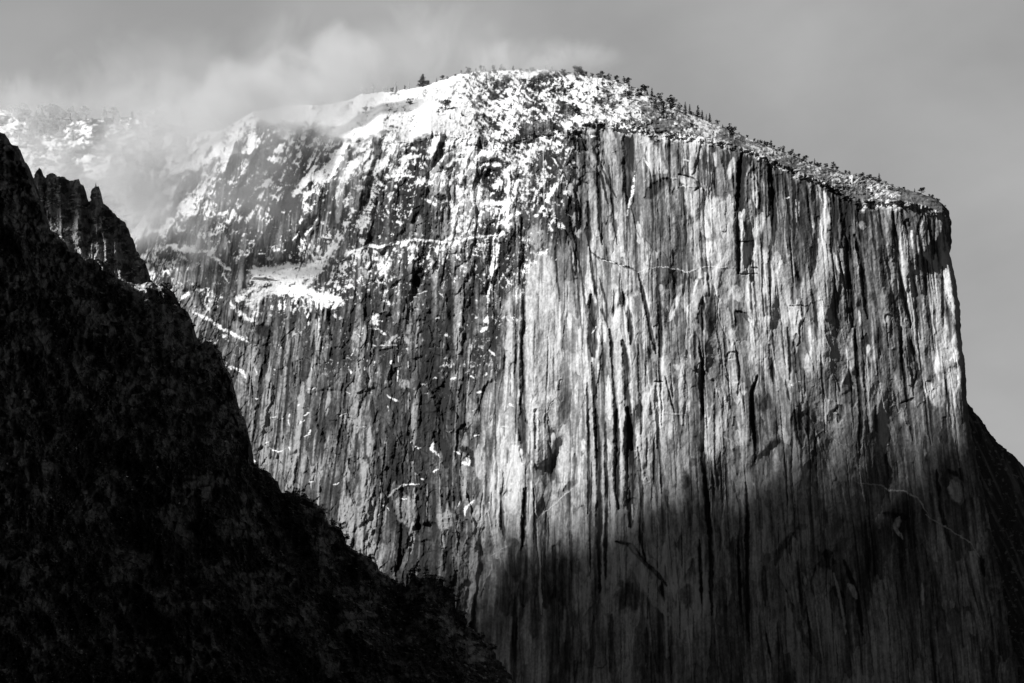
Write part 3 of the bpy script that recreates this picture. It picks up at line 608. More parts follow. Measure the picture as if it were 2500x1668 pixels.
s_top = sstep(-0.08, 0.22, 0.8 * along + 0.2 * uniform(grit0) - (1 - cov)) * sstep(-14, 10, up_ + clump * 90)
# below the rim: snow clings to the broken left and centre
fx1 = np.interp(PX, [250, 560, 850, 1000, 1200, 1330, 1440, 1500], [.46, .42, .52, .44, .66, .50, .12, 0])
fall = np.interp(-up_, [0, 60, 150, 280, 420, 700], [1.0, .86, .60, .36, .20, .05])
cv = fx1 * fall * sstep(1440, 1380, PX) * (1 + 2.6 * clump) - 0.02
s_face = sstep(0.0, 0.14, filam - (1 - cv)) * sstep(-5, 15, -up_) * (0.35 + 0.65 * net2)
snow = np.maximum(snow, s_top); snow = np.maximum(snow, s_face)
# snow terrace
POLY = E([(0,620),(40,470),(250,455),(400,470),(480,430),(560,430),(620,450),(560,560),(420,600),(500,660),(640,675),(800,700),(760,740),(700,790),(540,740),(430,730),(250,690),(120,700),(60,780),(0,800),(-60,760),(-90,700)])
def in_poly(poly, X, Y):
    m = np.zeros(X.shape, bool)
    n = len(poly)
    for i in range(n):
        x1, y1 = poly[i]; x2, y2 = poly[(i + 1) % n]
        c = ((y1 > Y) != (y2 > Y)) & (X < (x2 - x1) * (Y - y1) / (y2 - y1 + 1e-9) + x1)
        m ^= c
    return m
tm = in_poly(POLY, PX + wx * 2.4, PY + wy * 2.0)
tm = blur(tm.astype(np.float32), 7)
cvS = np.maximum(cvS, sstep(0.12, 0.85, tm) * (0.97 - 0.45 * sstep(0.56, 0.70, fbm(PX / 16, PY / 9, 80, 4, .6))))
rel = lerp(rel, blur(rel, 14) + (fbm(PX / 9, PY / 6, 79, 4, .7) - .5) * 7, tm)
SN = [
 (E, [([(740,420),(830,350),(920,330),(1100,300),(1180,280),(1290,262),(1400,280),(1500,302),(1640,282),(1800,235),(1950,225)],24,1),([(1990,0),(2010,100),(2000,190),(1950,240)],50,1),([(1940,260),(1915,420),(1890,560)],46,.9),
  ([(1890,560),(1870,700),(1855,820)],20,.8),([(1855,850),(1840,930),(1810,970)],36,.85),([(980,350),(1030,440),(1060,570)],50,.75),([(1390,330),(1400,450),(1450,560)],26,.6),([(560,810),(572,900),(570,1020)],9,.9),([(990,830),(1005,920)],44,.8),([(960,945),(1010,950),(1075,995)],12,1),
  ([(1110,1470),(1175,1515)],14,1),([(880,60),(910,300)],44,.7),([(1560,0),(1605,110)],44,.8),([(1865,1110),(1905,1165)],14,1),([(640,180),(635,400)],24,.7),([(1050,735),(1100,765)],20,.9),([(1450,870),(1475,850)],14,1),([(1525,985),(1545,1000)],22,.9),([(1485,665),(1525,700)],10,1),
  ([(1740,350),(1830,385)],5,1),([(1720,375),(1790,400)],5,.9),([(1630,710),(1700,735)],6,.9),([(450,90),(470,130)],14,1),([(1280,400),(1310,400)],18,.9),([(1310,430),(1380,405)],8,.9),([(1180,310),(1200,300)],20,1),([(1420,330),(1480,360),(1600,310)],26,.75),([(860,350),(840,440),(800,500)],20,.6),
  ([(1240,690),(1400,665)],6,.9),([(880,620),(960,590)],6,.9),([(440,740),(460,850)],30,.6),([(700,780),(690,900)],30,.4),([(60,780),(60,900)],60,.6),([(-120,760),(0,860),(60,890)],30,.9),([(0,1010),(40,1070)],14,.9),([(980,1075),(1170,1078)],4,.9),([(1170,1078),(1165,1350)],5,.6),([(500,380),(530,420)],20,.9),([(680,230),(700,250)],8,1),([(100,370),(150,370)],6,1),([(275,60),(310,60)],16,1)]),
 (lambda p: p, [([(330,650),(352,622),(372,608),(410,604),(450,608),(505,613)],44,.93),([(505,613),(540,640),(560,660)],30,.8),([(470,760),(520,790),(560,812),(612,838)],26,.9),([(540,800),(560,830)],40,.7),([(550,890),(590,905),(600,920)],22,.8),([(360,640),(350,680)],50,.6),([(420,500),(520,520)],70,.6),([(545,330),(580,300),(560,380),(545,420)],90,.85),([(620,290),(720,280),(860,300)],50,.9)]),
 (G, [([(1680,1270),(1700,1210),(1750,1170)],18,1),([(1430,720),(1425,785),(1490,825)],14,1),([(1650,885),(1700,890),(1705,830)],24,1),([(1595,790),(1640,825)],12,.9),([(1565,242),(1620,236)],11,1),([(1705,210),(1745,225)],9,1),([(190,770),(240,803),(300,765)],6,1),
  ([(325,755),(345,790)],6,1),([(330,530),(335,600)],6,1),([(345,505),(335,530)],12,1),([(0,610),(38,638)],6,1),([(65,120),(97,195)],6,1),([(1775,345),(1820,345)],11,1),([(2020,430),(2062,460)],16,.9),([(1740,678),(1790,680)],6,.9),([(775,345),(815,352)],5,1),([(725,515),(790,492)],5,1),
  ([(195,535),(245,530)],5,1),([(255,548),(298,545)],6,1),([(410,575),(430,570)],8,1),([(440,525),(500,495)],5,1),([(455,1025),(515,1015)],9,1),([(30,850),(90,900)],22,.9),([(450,680),(500,660)],5,1),([(1365,345),(1385,340)],10,1),([(1960,605),(2015,615)],6,.9),([(1080,350),(1160,405)],8,.9),([(1075,440),(1085,490)],5,.8),
  ([(1130,1090),(1200,1045),(1260,1035),(1340,1050)],7,.9),([(1010,1285),(1075,1170)],7,.8),([(1290,965),(1310,965)],5,1),([(1340,1000),(1370,1010)],5,1),([(1860,10),(1910,70)],12,1),([(1860,1180),(1875,1195)],10,1),([(1620,1220),(1640,1180)],5,.7),([(870,405),(895,405)],4,1),([(700,120),(710,110)],5,1)]),
 (H, [([(1250,620),(1100,740),(980,850),(880,900),(780,1000),(725,1130),(705,1260)],80,.95),([(1060,900),(1010,1000),(960,1130),(950,1280)],110,.72),([(950,1280),(900,1400),(890,1568)],60,.6),([(740,1130),(800,1250),(760,1400)],110,.5),([(1450,700),(1470,790),(1400,880)],70,.85),([(1060,1045),(1200,1028),(1290,1040)],26,1),
  ([(1520,822),(1650,838)],15,1),([(420,1070),(500,1050),(570,1030),(600,1110)],50,.8),([(450,1100),(480,1300),(450,1500)],90,.42),([(1740,600),(1700,760),(1720,850)],110,.9),([(1700,870),(1660,1050),(1630,1200)],56,.85),([(1560,1220),(1610,1300),(1620,1400),(1590,1500)],46,.75),([(1985,980),(2015,1080),(2000,1250),(2010,1450)],54,.95),
  ([(2070,800),(2150,900),(2100,1000)],110,.6),([(30,600),(60,680),(30,850)],90,.9),([(-60,650),(0,750),(-20,850)],70,.8),([(460,650),(440,750)],40,.8),([(200,640),(330,700),(520,700)],30,.6),([(1380,880),(1420,800)],30,.9),([(1250,700),(1220,900)],90,.5),([(1600,1350),(1570,1500),(1500,1560)],20,.9),([(270,1310),(310,1310)],14,1),([(200,1190),(260,1200)],16,.9),([(1360,1200),(1420,1230)],14,.8)]),
 (A, [([(750,740),(800,735)],16,1),([(730,600),(900,590),(1000,610)],30,.95),([(920,650),(970,645)],8,1),([(1170,880),(1190,930),(1220,960)],14,.9),([(1110,960),(1100,1050),(1080,1200),(1040,1350)],16,.42),([(1430,1110),(1560,1120)],5,.9),([(1480,910),(1510,915)],10,.9),([(1230,1020),(1170,1080)],5,.9),([(340,1020),(350,1100)],10,.9),([(550,970),(600,850)],10,.7),
  ([(560,840),(640,830)],20,.9),([(1130,775),(1180,780)],7,.9),([(1000,640),(1060,680),(1110,680)],20,.8),([(1400,750),(1560,735),(1700,745),(1830,790)],9,.9),([(100,960),(120,1200),(110,1500)],40,.8),([(1370,1050),(1420,1040)],8,.8),([(1690,1280),(1705,1270)],5,1)]),
 (Cc, [([(1130,200),(1290,168),(1400,172),(1500,190),(1650,165),(1900,170)],6,.7),([(10,0),(30,200),(20,330)],22,.9),([(770,670),(800,615)],6,.9),([(820,95),(1060,160)],4,.7),([(370,905),(400,915)],6,.7),([(140,1210),(180,1230)],10,.8),([(70,1390),(130,1395)],8,.8)]),
 (B, [([(930,610),(1040,580),(1130,590),(1180,620)],7,.9),([(200,290),(350,360),(500,400)],5,.8),([(570,400),(700,480),(800,510)],7,.9),([(360,575),(395,575)],8,.7),([(575,760),(580,800)],8,.8)]),
 (K, [([(400,432),(440,440)],7,.9),([(470,408),(520,420)],5,.8),([(760,630),(780,640)],8,.9)]),
]
for f, lst in SN:
    for pts, w_, k_ in lst:
        stroke(f(pts), w_ / 3.136 + 0.5, f_snow(min(k_, .96) * (0.86 if w_ < 16 else 1), 0.6), warp=0.9, soft=0.45)
# thin snowy ledges on the left face
for i in range(60):
    x = rng.uniform(520, 1250); y = 430 + rng.random() ** 1.3 * 900
    if x > ip(y, [(400, 1250), (900, 1250), (1300, 1150)]): continue
    a_ = rng.normal(-0.1, 0.45); l_ = rng.uniform(4, 20)
    stroke([(x, y), (x + l_ * math.cos(a_), y + l_ * math.sin(a_))], rng.uniform(1.2, 3.0), f_snow(rng.uniform(.3, .85), 1.0), warp=1.5)
for i in range(120):
    x = rng.uniform(480, 1010); y = rng.uniform(480, 900)
    a_ = 1.57 + rng.normal(0, 0.35); l_ = rng.uniform(6, 30)
    stroke([(x, y), (x + l_ * math.cos(a_), y + l_ * math.sin(a_))], rng.uniform(1.5, 4), f_snow(rng.uniform(.2, .6), 0.5), warp=1.3)
for i in range(70):       # runnels of snow below the long ledge and the terrace
    x = rng.uniform(600, 1230); y = ip(x, [(600, 725), (790, 700), (840, 640), (900, 607), (1010, 590), (1080, 597), (1175, 577), (1230, 572)]) + rng.uniform(0, 8)
    stroke(flow(x, y, rng.uniform(10, 60)), rng.uniform(3, 9), f_snow(rng.uniform(.4, .8), 0.4), warp=0.8)
edgy = 0.55 * filam + 0.45 * net2
s_str = sstep(-0.06, 0.10, cvS - (1 - uniform(edgy)) * 0.98) * sstep(0.02, 0.2, cvS)
wht = 0.40 + 0.55 * sstep(.80, .95, cvS)
snow = np.maximum(snow, s_str * (wht + (1 - wht) * net2))
for i in range(300):      # rocks poking out of the summit snow, and strata along the right rim
    x = rng.uniform(1180, 2310); h_ = ip(x, RIM) - ip(x, SKY)
    y = ip(x, SKY) + rng.uniform(0.05, 1.0) * h_
    a_ = ip(x, [(1150, .6), (1400, .45), (2300, .42)]) + rng.normal(0, 0.15); l_ = rng.uniform(3, 18)
    def fn(sl, p, side):
        snow[sl] *= 1 - p; rel[sl] += 1.5 * p; tone[sl] = lerp(tone[sl], 0.09, 0.7 * p)
    stroke([(x, y), (x + l_ * math.cos(a_), y + l_ * math.sin(a_))], rng.uniform(1.5, 4), fn, warp=0.9)
snow = np.clip(snow, 0, 1)

def sample(arr, px, py):
    x = np.clip(px / S, 0, GW - 1.001); y = np.clip(py / S, 0, GH - 1.001)
    ix = x.astype(int); iy = y.astype(int); fx = x - ix; fy = y - iy
    return (arr[iy, ix] * (1 - fx) + arr[iy, ix + 1] * fx) * (1 - fy) + (arr[iy + 1, ix] * (1 - fx) + arr[iy + 1, ix + 1] * fx) * fy

# ------------------------------------------------------------------ the great cliff
NC, NR = 1750, 1180
u = np.linspace(0, 1, NC)[None, :]; v = np.linspace(0, 1, NR)[:, None]
PXL, PXR = 150.0, 2316.0
topx = PXL + u * (PXR - PXL)
jag = (fbm(topx / 14, topx * 0, 101, 4, 0.6) - 0.5) * 9 + (fbm(topx / 60, topx * 0, 102, 2) - 0.5) * 6
skyy = ip(topx, SKY) + jag * np.interp(topx, [600, 1100, 1400, 2316], [0.3, 0.35, 1.0, 1.0])
BOT = 1720.0
py = BOT + v * (skyy - BOT)
rowlimb = BOT + v * (skyy[0, -1] - BOT)
limbx = ip(rowlimb, LIMB) + (fbm(rowlimb / 22, rowlimb * 0, 103, 4, 0.55) - 0.5) * 9
px = PXL + u * (limbx - PXL)
rim_y = ip(px, RIM)
Df = base_depth(px, np.maximum(py, rim_y))
skl = ip(px, SKY)
tt = np.clip((rim_y - py) / np.maximum(rim_y - skl, 4), 0, 1.05)
D = Df + (ip(px, DSKY) - Df) * tt ** 1.15
# the right edge rolls away round the corner
s_ = np.clip((u - 0.990) / 0.010, 0, 1)
D = D + 26 * (1 - np.sqrt(np.clip(1 - s_ ** 2, 0, 1)))
r_ = sample(rel, px, py)
damp = 1 - 0.55 * sstep(0, 0.25, tt)
D = D - r_ * damp * (1 - 0.5 * s_)
lumps = ((fbm(px / 30, py / 14, 111, 5, 0.6) - 0.5) * 38 + (ridged(px / 12, py / 9, 112, 3) - 0.4) * 16) * sstep(-0.3, 0.2, (rim_y - py) / 60 + 0.1) * np.interp(px, [900, 1100, 1250, 2300], [.5, .45, 1.15, 0.9])
D = D - lumps
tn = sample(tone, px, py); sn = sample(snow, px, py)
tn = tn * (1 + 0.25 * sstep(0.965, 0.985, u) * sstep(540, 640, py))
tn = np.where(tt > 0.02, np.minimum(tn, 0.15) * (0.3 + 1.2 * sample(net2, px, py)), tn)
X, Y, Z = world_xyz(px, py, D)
def extend(X, Y, Z, attrs):
    """close the land behind the skyline and round the right-hand corner"""
    dy = [60, 180, 420, 900, 1500]; dz = [-6, -30, -110, -380, -1200]
    X = np.vstack([X] + [X[-1:] for _ in dy]); Y = np.vstack([Y] + [Y[-6:-5] + a for a in dy]) if False else np.vstack([Y] + [Y[-1:] + a for a in dy])
    z0 = Z[-1:]
    Z = np.vstack([Z] + [np.maximum(z0 + b, -5) for b in dz])
    at = {k: np.vstack([a] + [a[-1:]] * 5) for k, a in attrs.items()}
    ex = [3, 0, -40, -200]; ey = [30, 120, 400, 1100]
    x0, y0, z1 = X[:, -1:], Y[:, -1:], Z[:, -1:]
    X = np.hstack([X] + [x0 + a for a in ex]); Y = np.hstack([Y] + [y0 + a for a in ey]); Z = np.hstack([Z] + [z1 for _ in ex])
    at = {k: np.hstack([a] + [a[:, -1:]] * 4) for k, a in at.items()}
    return X, Y, Z, at
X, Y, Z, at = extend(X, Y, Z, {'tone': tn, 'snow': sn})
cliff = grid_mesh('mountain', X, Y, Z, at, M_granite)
cliff['kind'] = 'structure'; cliff['label'] = 'great streaked granite cliff with a snowy domed summit'
Dgrid, PXg, PYg = D, px, py
def ground_at(pxq, dy=0.0):
    """distance of the skyline at photo column pxq"""
    j = int(np.argmin(np.abs(topx[0] - pxq)))
    return float(D[-1, j]), float(skyy[0, j])
def surf_at(pxq, pyq):
    k = np.argmin((px[:, ::6] - pxq) ** 2 + (py[:, ::6] - pyq) ** 2)
    i, j = np.unravel_index(k, px[:, ::6].shape)
    return float(D[i, j * 6])

# ------------------------------------------------------------------ generic slope builder for the other land
def slope(name, pts, dsk, botpx, nc, nr, dbot, reliefs, tonef, snowf, mat, jagamp=8, label=None, behind=1.0, dpow=1.0):
    x0, x1 = pts[0][0], pts[-1][0]
    u = np.linspace(0, 1, nc)[None, :]; v = np.linspace(0, 1, nr)[:, None]
    px = x0 + u * (x1 - x0) + v * 0
    sk = ip(px, pts) + (fbm(px / 12, px * 0, len(name) + 3, 4, 0.6) - 0.5) * jagamp
    py = botpx + v * (sk - botpx)
    px = px + (fbm(py / 8, px / 300, 19, 4, .65) - 0.5) * jagamp * 1.3 * sstep(0.6, 1.0, v)
    ds = ip(px, dsk); db = ip(px, dbot)
    D = db + (ds - db) * (v ** dpow)
    D = D - reliefs(px, py, v)
    X, Y, Z = world_xyz(px, py, D)
    tn = tonef(px, py, v); sn = snowf(px, py, v)
    dy = [30, 90, 250, 600]; dz = [-12, -60, -220, -900]
    Xn = np.vstack([X] + [X[-1:] for _ in dy]); Yn = np.vstack([Y] + [Y[-1:] + a * behind for a in dy])
    Zn = np.vstack([Z] + [np.maximum(Z[-1:] + b * behind, -5) for b in dz])
    at = {'tone': np.vstack([tn] + [tn[-1:]] * 4), 'snow': np.vstack([sn] + [sn[-1:]] * 4)}
    o = grid_mesh(name, Xn, Yn, Zn, at, mat)
    o['kind'] = 'structure'
    if label: o['label'] = label
    return D, px, py

# far snowy slope in the mist at upper left
def rf(px, py, v): return (fbm(px / 70, py / 50, 121, 4) - 0.5) * 130 + (fbm(px / 14, py / 9, 122, 4, .6) - 0.5) * 26
def tf(px, py, v): return 0.12 + 0 * px
def sf(px, py, v): return 0.85 * sstep(0.40, 0.52, fbm(px / 24, py / 10, 123, 5, .6))
HILL = [(-800,240),(-150,262),(0,268),(60,280),(110,288),(200,292),(300,286),(390,300),(450,310),(520,320),(700,300),(900,290)]
hD, hpx, hpy = slope('hill', HILL, [(-800,3900),(900,3900)], 760, 800, 260, [(-800,3350),(900,3350)], rf, tf, sf, M_haze_rock, 5,
      'pale snowy mountainside fading into mist at upper left')

# buttress beyond the right edge of the cliff
BUT = [(2250,880),(2340,950),(2362,985),(2380,1008),(2400,1032),(2420,1062),(2440,1085),(2462,1100),(2480,1118),(2500,1140),(2560,1200),(2700,1330)]
def rb(px, py, v): return (billow(vnoise((px + 0.25 * py) / 26, py / 120, 131)) - 0.5) * 16 + (fbm(px / 10, py / 22, 132, 4, .6) - 0.5) * 16
def tb(px, py, v): return np.clip(0.09 + 0.22 * sstep(.45, .75, fbm((px - 0.45 * py) / 9, py / 90, 133, 4, .6)), 0.03, 0.3)
def sb(px, py, v): return 0.5 * sstep(0.66, 0.72, fbm(px / 8, py / 6, 134, 4, .6))
slope('mountain', BUT, [(2250,2950),(2700,3050)], 1720, 260, 420, [(2250,2750),(2700,2800)], rb, tb, sb, M_granite, 8,
      'dark sloping buttress beyond the right edge of the cliff', 0.6)

# grey pinnacles behind the near ridge
PIN = [(60,470),(84,442),(88,418),(92,409),(97,414),(104,428),(112,438),(115,425),(128,421),(137,427),(159,436),(175,441),(191,439),(199,450),(204,468),(211,487),(217,499),(222,490),(225,467),(230,458),(238,458),(244,468),(246,490),(265,506),(284,528),(306,551),(325,580),(335,611),(351,637),(363,678),(400,720),(470,800),(520,900)]
def rp(px, py, v):
    return (billow(vnoise((px - 0.1 * py) / 30, py / 160, 141)) - 0.5) * 22 + (billow(vnoise((px) / 11, py / 60, 142)) - 0.5) * 9 + (fbm(px / 7, py / 9, 143, 4, .6) - 0.5) * 9
def tp(px, py, v): return np.clip((0.20 + 0.36 * fbm(px / 11, py / 40, 144, 4, .6)) * np.where(fbm(px / 16, py / 12, 145, 4) > 0.53, 0.4, 1.0), 0.02, 0.5)
def sp(px, py, v): return sstep(0.60, 0.66, fbm(px / 7, py / 3.5, 146, 4, .65)) * sstep(.42, .52, fbm(px / 26, py / 26, 147, 2)) * sstep(480, 300, px)
pD, ppx, ppy = slope('ridge', PIN, [(60,1820),(250,1830),(520,1870)], 1000, 460, 520, [(60,1600),(520,1660)], rp, tp, sp, M_ridge, 15,
      'grey rock pinnacles with snow dusted ledges behind the dark ridge', 0.35)

# near dark ridge
NEAR = [(-260,60),(-120,200),(-40,300),(10,330),(30,352),(45,357),(52,385),(68,405),(78,440),(88,470),(99,487),(102,519),(112,551),(137,570),(153,586),(172,615),(198,621),(207,634),(236,634),(255,637),(271,650),(285,680),
 (330,692),(375,690),(405,698),(420,709),(427,722),(440,748),(462,766),(472,805),(481,848),(490,846),(500,832),(517,829),(523,843),(539,860),(542,888),(558,914),(571,955),(583,997),(603,1044),(606,1092),(612,1124),(631,1137),(657,1156),(676,1176),
 (692,1203),(727,1204),(747,1214),(782,1239),(798,1268),(807,1281),(830,1287),(839,1311),(852,1332),(874,1348),(903,1360),(919,1380),(932,1394),(960,1415),(967,1427),(979,1420),(992,1434),(1003,1404),(1011,1395),(1024,1411),(1043,1403),(1050,1415),(1078,1417),(1085,1434),
 (1107,1455),(1112,1494),(1136,1503),(1141,1528),(1168,1549),(1190,1577),(1225,1619),(1262,1668),(1320,1740)]
def scr(px, py): return sstep(0.40, 0.60, fbm(px / 50 + 3, py / 38, 151, 3) + 0.12 * (py - 900) / 800)
def rn(px, py, v):
    q = px - 0.55 * (py - 900)
    r = (billow(fbm(q / 150, py / 190, 152, 2)) - 0.5) * 60 + (billow(vnoise(q / 60, py / 110, 153)) - 0.5) * 22
    r = r + (billow(fbm(px / 24, py / 34, 154, 3)) - 0.5) * 26
    bl, bi = cells(px / 22 + fbm(px / 20, py / 20, 6, 2), py / 18, 155)
    r = r + (bi - 0.5) * 16 * (1 - scr(px, py))
    r = r + (fbm(px / 5, py / 5, 156, 4, .65) - 0.5) * (9 + 11 * scr(px, py))
    return r * sstep(1.0, 0.985, v) * 1.0
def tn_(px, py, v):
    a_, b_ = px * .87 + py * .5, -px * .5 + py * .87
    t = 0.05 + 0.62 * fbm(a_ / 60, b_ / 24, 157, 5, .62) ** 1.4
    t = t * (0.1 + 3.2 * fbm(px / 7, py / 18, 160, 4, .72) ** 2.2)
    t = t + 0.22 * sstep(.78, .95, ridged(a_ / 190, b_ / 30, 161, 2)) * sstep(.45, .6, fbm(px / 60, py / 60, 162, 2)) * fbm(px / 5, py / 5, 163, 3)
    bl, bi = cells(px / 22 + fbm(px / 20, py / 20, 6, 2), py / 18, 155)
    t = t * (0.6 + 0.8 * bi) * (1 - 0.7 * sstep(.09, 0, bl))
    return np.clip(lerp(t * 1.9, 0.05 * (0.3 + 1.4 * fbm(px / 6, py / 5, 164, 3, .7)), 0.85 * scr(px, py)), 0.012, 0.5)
def sn_(px, py, v):
    streaks = fbm((px + 0.8 * py) / 12, (py - 0.5 * px) / 4.5, 158, 4, .65)
    zone = np.interp(px, [0, 300, 480, 620, 900, 1150], [.0, .04, .10, .06, .14, .10]) + 0.10 * (fbm(px / 60, py / 60, 159, 2) - .5)
    edge = sstep(420, 0, py - ip(px, NEAR))
    return 0.9 * sstep(0.0, 0.03, streaks - (0.755 - 0.55 * zone * edge - 0.02))
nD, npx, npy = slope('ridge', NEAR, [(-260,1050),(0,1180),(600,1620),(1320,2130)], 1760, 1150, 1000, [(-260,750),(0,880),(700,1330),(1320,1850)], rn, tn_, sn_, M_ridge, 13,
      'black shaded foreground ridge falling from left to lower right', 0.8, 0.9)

M_scrub = plain('dark evergreen leaves', 0.035)
# valley floor
g = 30000.0
gr = poly_mesh('ground', [(-g, -g, -4), (g, -g, -4), (g, g, -4), (-g, g, -4)], [(0, 1, 2, 3)], plain('valley floor', 0.05, scale=0.02))
gr['kind'] = 'structure'

# ------------------------------------------------------------------ unseen cloud added to shade the lower right wall, traced from the shadow edge
SH = [(930,1800),(990,1600),(1040,1480),(1110,1395),(1180,1345),(1260,1325),(1350,1305),(1450,1285),(1520,1255),(1610,1215),(1700,1180),(1800,1150),(1880,1105),(1960,1060),(2030,1075),(2120,1085),(2200,1065),(2290,1060),(2360,1075),(2440,1080),(2560,1060),(2900,1000),(3500,900)]
Lv = np.array(SUN)
pts3 = []
for a, b in SH:
    Dq = 2440.0 if a < 2050 else 2500.0
    if b < 1700 and a < 2330: Dq = surf_at(a, b)
    pts3.append(np.array(world_xyz(a, b, Dq)))
pts3 = np.array(pts3)
CL = 9000.0
edge_pts = pts3 + Lv * CL
# added cloud body hangs from that edge away from the sunlit side (towards lower right of the shadow), real thickness along the light
dn = np.array([0, 0, -1.0]) + Lv * Lv[2]; dn /= np.linalg.norm(dn)
nE, nD_ = 260, 30
tpar = np.linspace(0, len(edge_pts) - 1, nE)
ep = np.stack([np.interp(tpar, np.arange(len(edge_pts)), edge_pts[:, k]) for k in range(3)], 1)
ep += dn * ((fbm(tpar * 1.6, tpar * 0, 171, 5, .65) - 0.5) * 110 - 28)[:, None]
verts = []; faces = []
kk = np.linspace(0, 1, nD_)
for side in (0, 1):
    for i in range(nE):
        for k in range(nD_):
            d_ = kk[k] ** 1.3 * 620
            th = 420 * math.sqrt(max(0, 1 - (1 - min(1, kk[k] * 4)) ** 2)) * (0.6 + 0.6 * float(fbm(np.array([i / 14.0]), np.array([k / 4.0]), 172, 3)[0]))
            p_ = ep[i] + dn * d_ + Lv * (th if side else -0.35 * th)
            verts.append(tuple(p_))
def vi(s, i, k): return s * nE * nD_ + i * nD_ + k
for i in range(nE - 1):
    for k in range(nD_ - 1):
        faces.append((vi(0, i, k), vi(0, i + 1, k), vi(0, i + 1, k + 1), vi(0, i, k + 1)))
        faces.append((vi(1, i, k), vi(1, i, k + 1), vi(1, i + 1, k + 1), vi(1, i + 1, k)))
    faces.append((vi(0, i, nD_ - 1), vi(0, i + 1, nD_ - 1), vi(1, i + 1, nD_ - 1), vi(1, i, nD_ - 1)))
    faces.append((vi(0, i, 0), vi(1, i, 0), vi(1, i + 1, 0), vi(0, i + 1, 0)))
for k in range(nD_ - 1):
    faces.append((vi(0, 0, k), vi(0, 0, k + 1), vi(1, 0, k + 1), vi(1, 0, k)))
    faces.append((vi(0, nE - 1, k), vi(1, nE - 1, k), vi(1, nE - 1, k + 1), vi(0, nE - 1, k + 1)))
cloud = poly_mesh('added_shade_cloud', verts, faces, plain('cloud', 0.8, vary=0.1, scale=0.01), smooth=True)
cloud['kind'] = 'stuff'; cloud['label'] = 'unseen cloud added to shade the lower right wall'

# ------------------------------------------------------------------ mist, as real volumes lit by the sun
def mist_material(name, dens, seed):
    m = bpy.data.materials.new(name); m.use_nodes = True
    t = m.node_tree; t.nodes.clear()
    out = N(t, 'ShaderNodeOutputMaterial'); v = N(t, 'ShaderNodeVolumePrincipled')
    v.inputs['Color'].default_value = (1, 1, 1, 1)
    v.inputs['Anisotropy'].default_value = 0.1
    c = N(t, 'ShaderNodeTexCoord')
    ln = N(t, 'ShaderNodeVectorMath', operation='LENGTH')
    t.links.new(c.outputs['Object'], ln.inputs[0])
    g = N(t, 'ShaderNodeNewGeometry')
    n = N(t, 'ShaderNodeTexNoise'); n.inputs['Scale'].default_value = 0.0085
    n.inputs['Detail'].default_value = 6; n.inputs['Roughness'].default_value = 0.6; n.inputs['Distortion'].default_value = 0.9
    mp = N(t, 'ShaderNodeMapping'); mp.inputs['Location'].default_value = (seed * 130.0, 0, 0)
    mp.inputs['Scale'].default_value = (1.0, 1.0, 0.8); mp.inputs['Rotation'].default_value = (0, 0.5, 0)
    t.links.new(g.outputs['Position'], mp.inputs[0]); t.links.new(mp.outputs[0], n.inputs['Vector'])
    # edge falls away and is eaten by the noise
    a = mth(t, 'SUBTRACT', 1.0, ln.outputs['Value'])
    b = mth(t, 'SUBTRACT', n.outputs[0], 0.5)
    e = mth(t, 'MULTIPLY_ADD', b, 3.2, a)
    e = mth(t, 'SUBTRACT', e, 0.12)
    e = mth(t, 'MINIMUM', e, a.node.outputs[0]) if False else e
    r = N(t, 'ShaderNodeMapRange', interpolation_type='SMOOTHSTEP'); t.links.new(e, r.inputs['Value'])
    r.inputs['From Min'].default_value = 0.0; r.inputs['From Max'].default_value = 0.75
    fall = N(t, 'ShaderNodeMapRange', interpolation_type='SMOOTHSTEP'); t.links.new(a, fall.inputs['Value'])
    fall.inputs['From Min'].default_value = 0.0; fall.inputs['From Max'].default_value = 0.35
    f = mth(t, 'MULTIPLY', r.outputs[0], fall.outputs[0])
    f = mth(t, 'MULTIPLY', f, dens * 1.7)
    t.links.new(f, v.inputs['Density'])
    t.links.new(v.outputs[0], out.inputs['Volume'])
    m.cycles.volume_step_rate = 1.0
    return m
# (px, py, distance, radius x, radius z in photo pixels, radius y in metres, density)
MIST = [
 (835, 190, 2950, 150, 150, 130, .0060), (700, 225, 2950, 180, 115, 150, .0058), (560, 260, 2950, 190, 120, 160, .0060),
 (170, 470, 2900, 360, 170, 240, .0060), (400, 420, 2750, 220, 180, 170, .0065), (620, 470, 2650, 190, 160, 110, .0036),
 (400, 300, 3250, 260, 110, 200, .0050), (330, 560, 2600, 170, 110, 110, .0030), (750, 290, 2760, 150, 75, 90, .0080),
 (1330, 160, 2960, 230, 55, 130, .0060), (480, 300, 2620, 560, 260, 200, .0019), (980, 110, 3000, 480, 90, 200, .0012), (60, 300, 3600, 260, 130, 160, .0030), (470, 560, 2650, 120, 100, 90, .0035),
]
def uv_ball(name, mat, seg=20, rings=12):
    vs = [(0, 0, 1)]; fs = []
    for i in range(1, rings):
        a = math.pi * i / rings
        for j in range(seg):
            b = 2 * math.pi * j / seg
            vs.append((math.sin(a) * math.cos(b), math.sin(a) * math.sin(b), math.cos(a)))
    vs.append((0, 0, -1))
    for j in range(seg): fs.append((0, 1 + j, 1 + (j + 1) % seg))
    for i in range(rings - 2):
        for j in range(seg):
            p, q = 1 + i * seg + j, 1 + i * seg + (j + 1) % seg
            fs.append((p, p + seg, q + seg, q))
    e = len(vs) - 1; o_ = 1 + (rings - 2) * seg
    for j in range(seg): fs.append((e, o_ + (j + 1) % seg, o_ + j))
    return poly_mesh(name, vs, fs, mat)
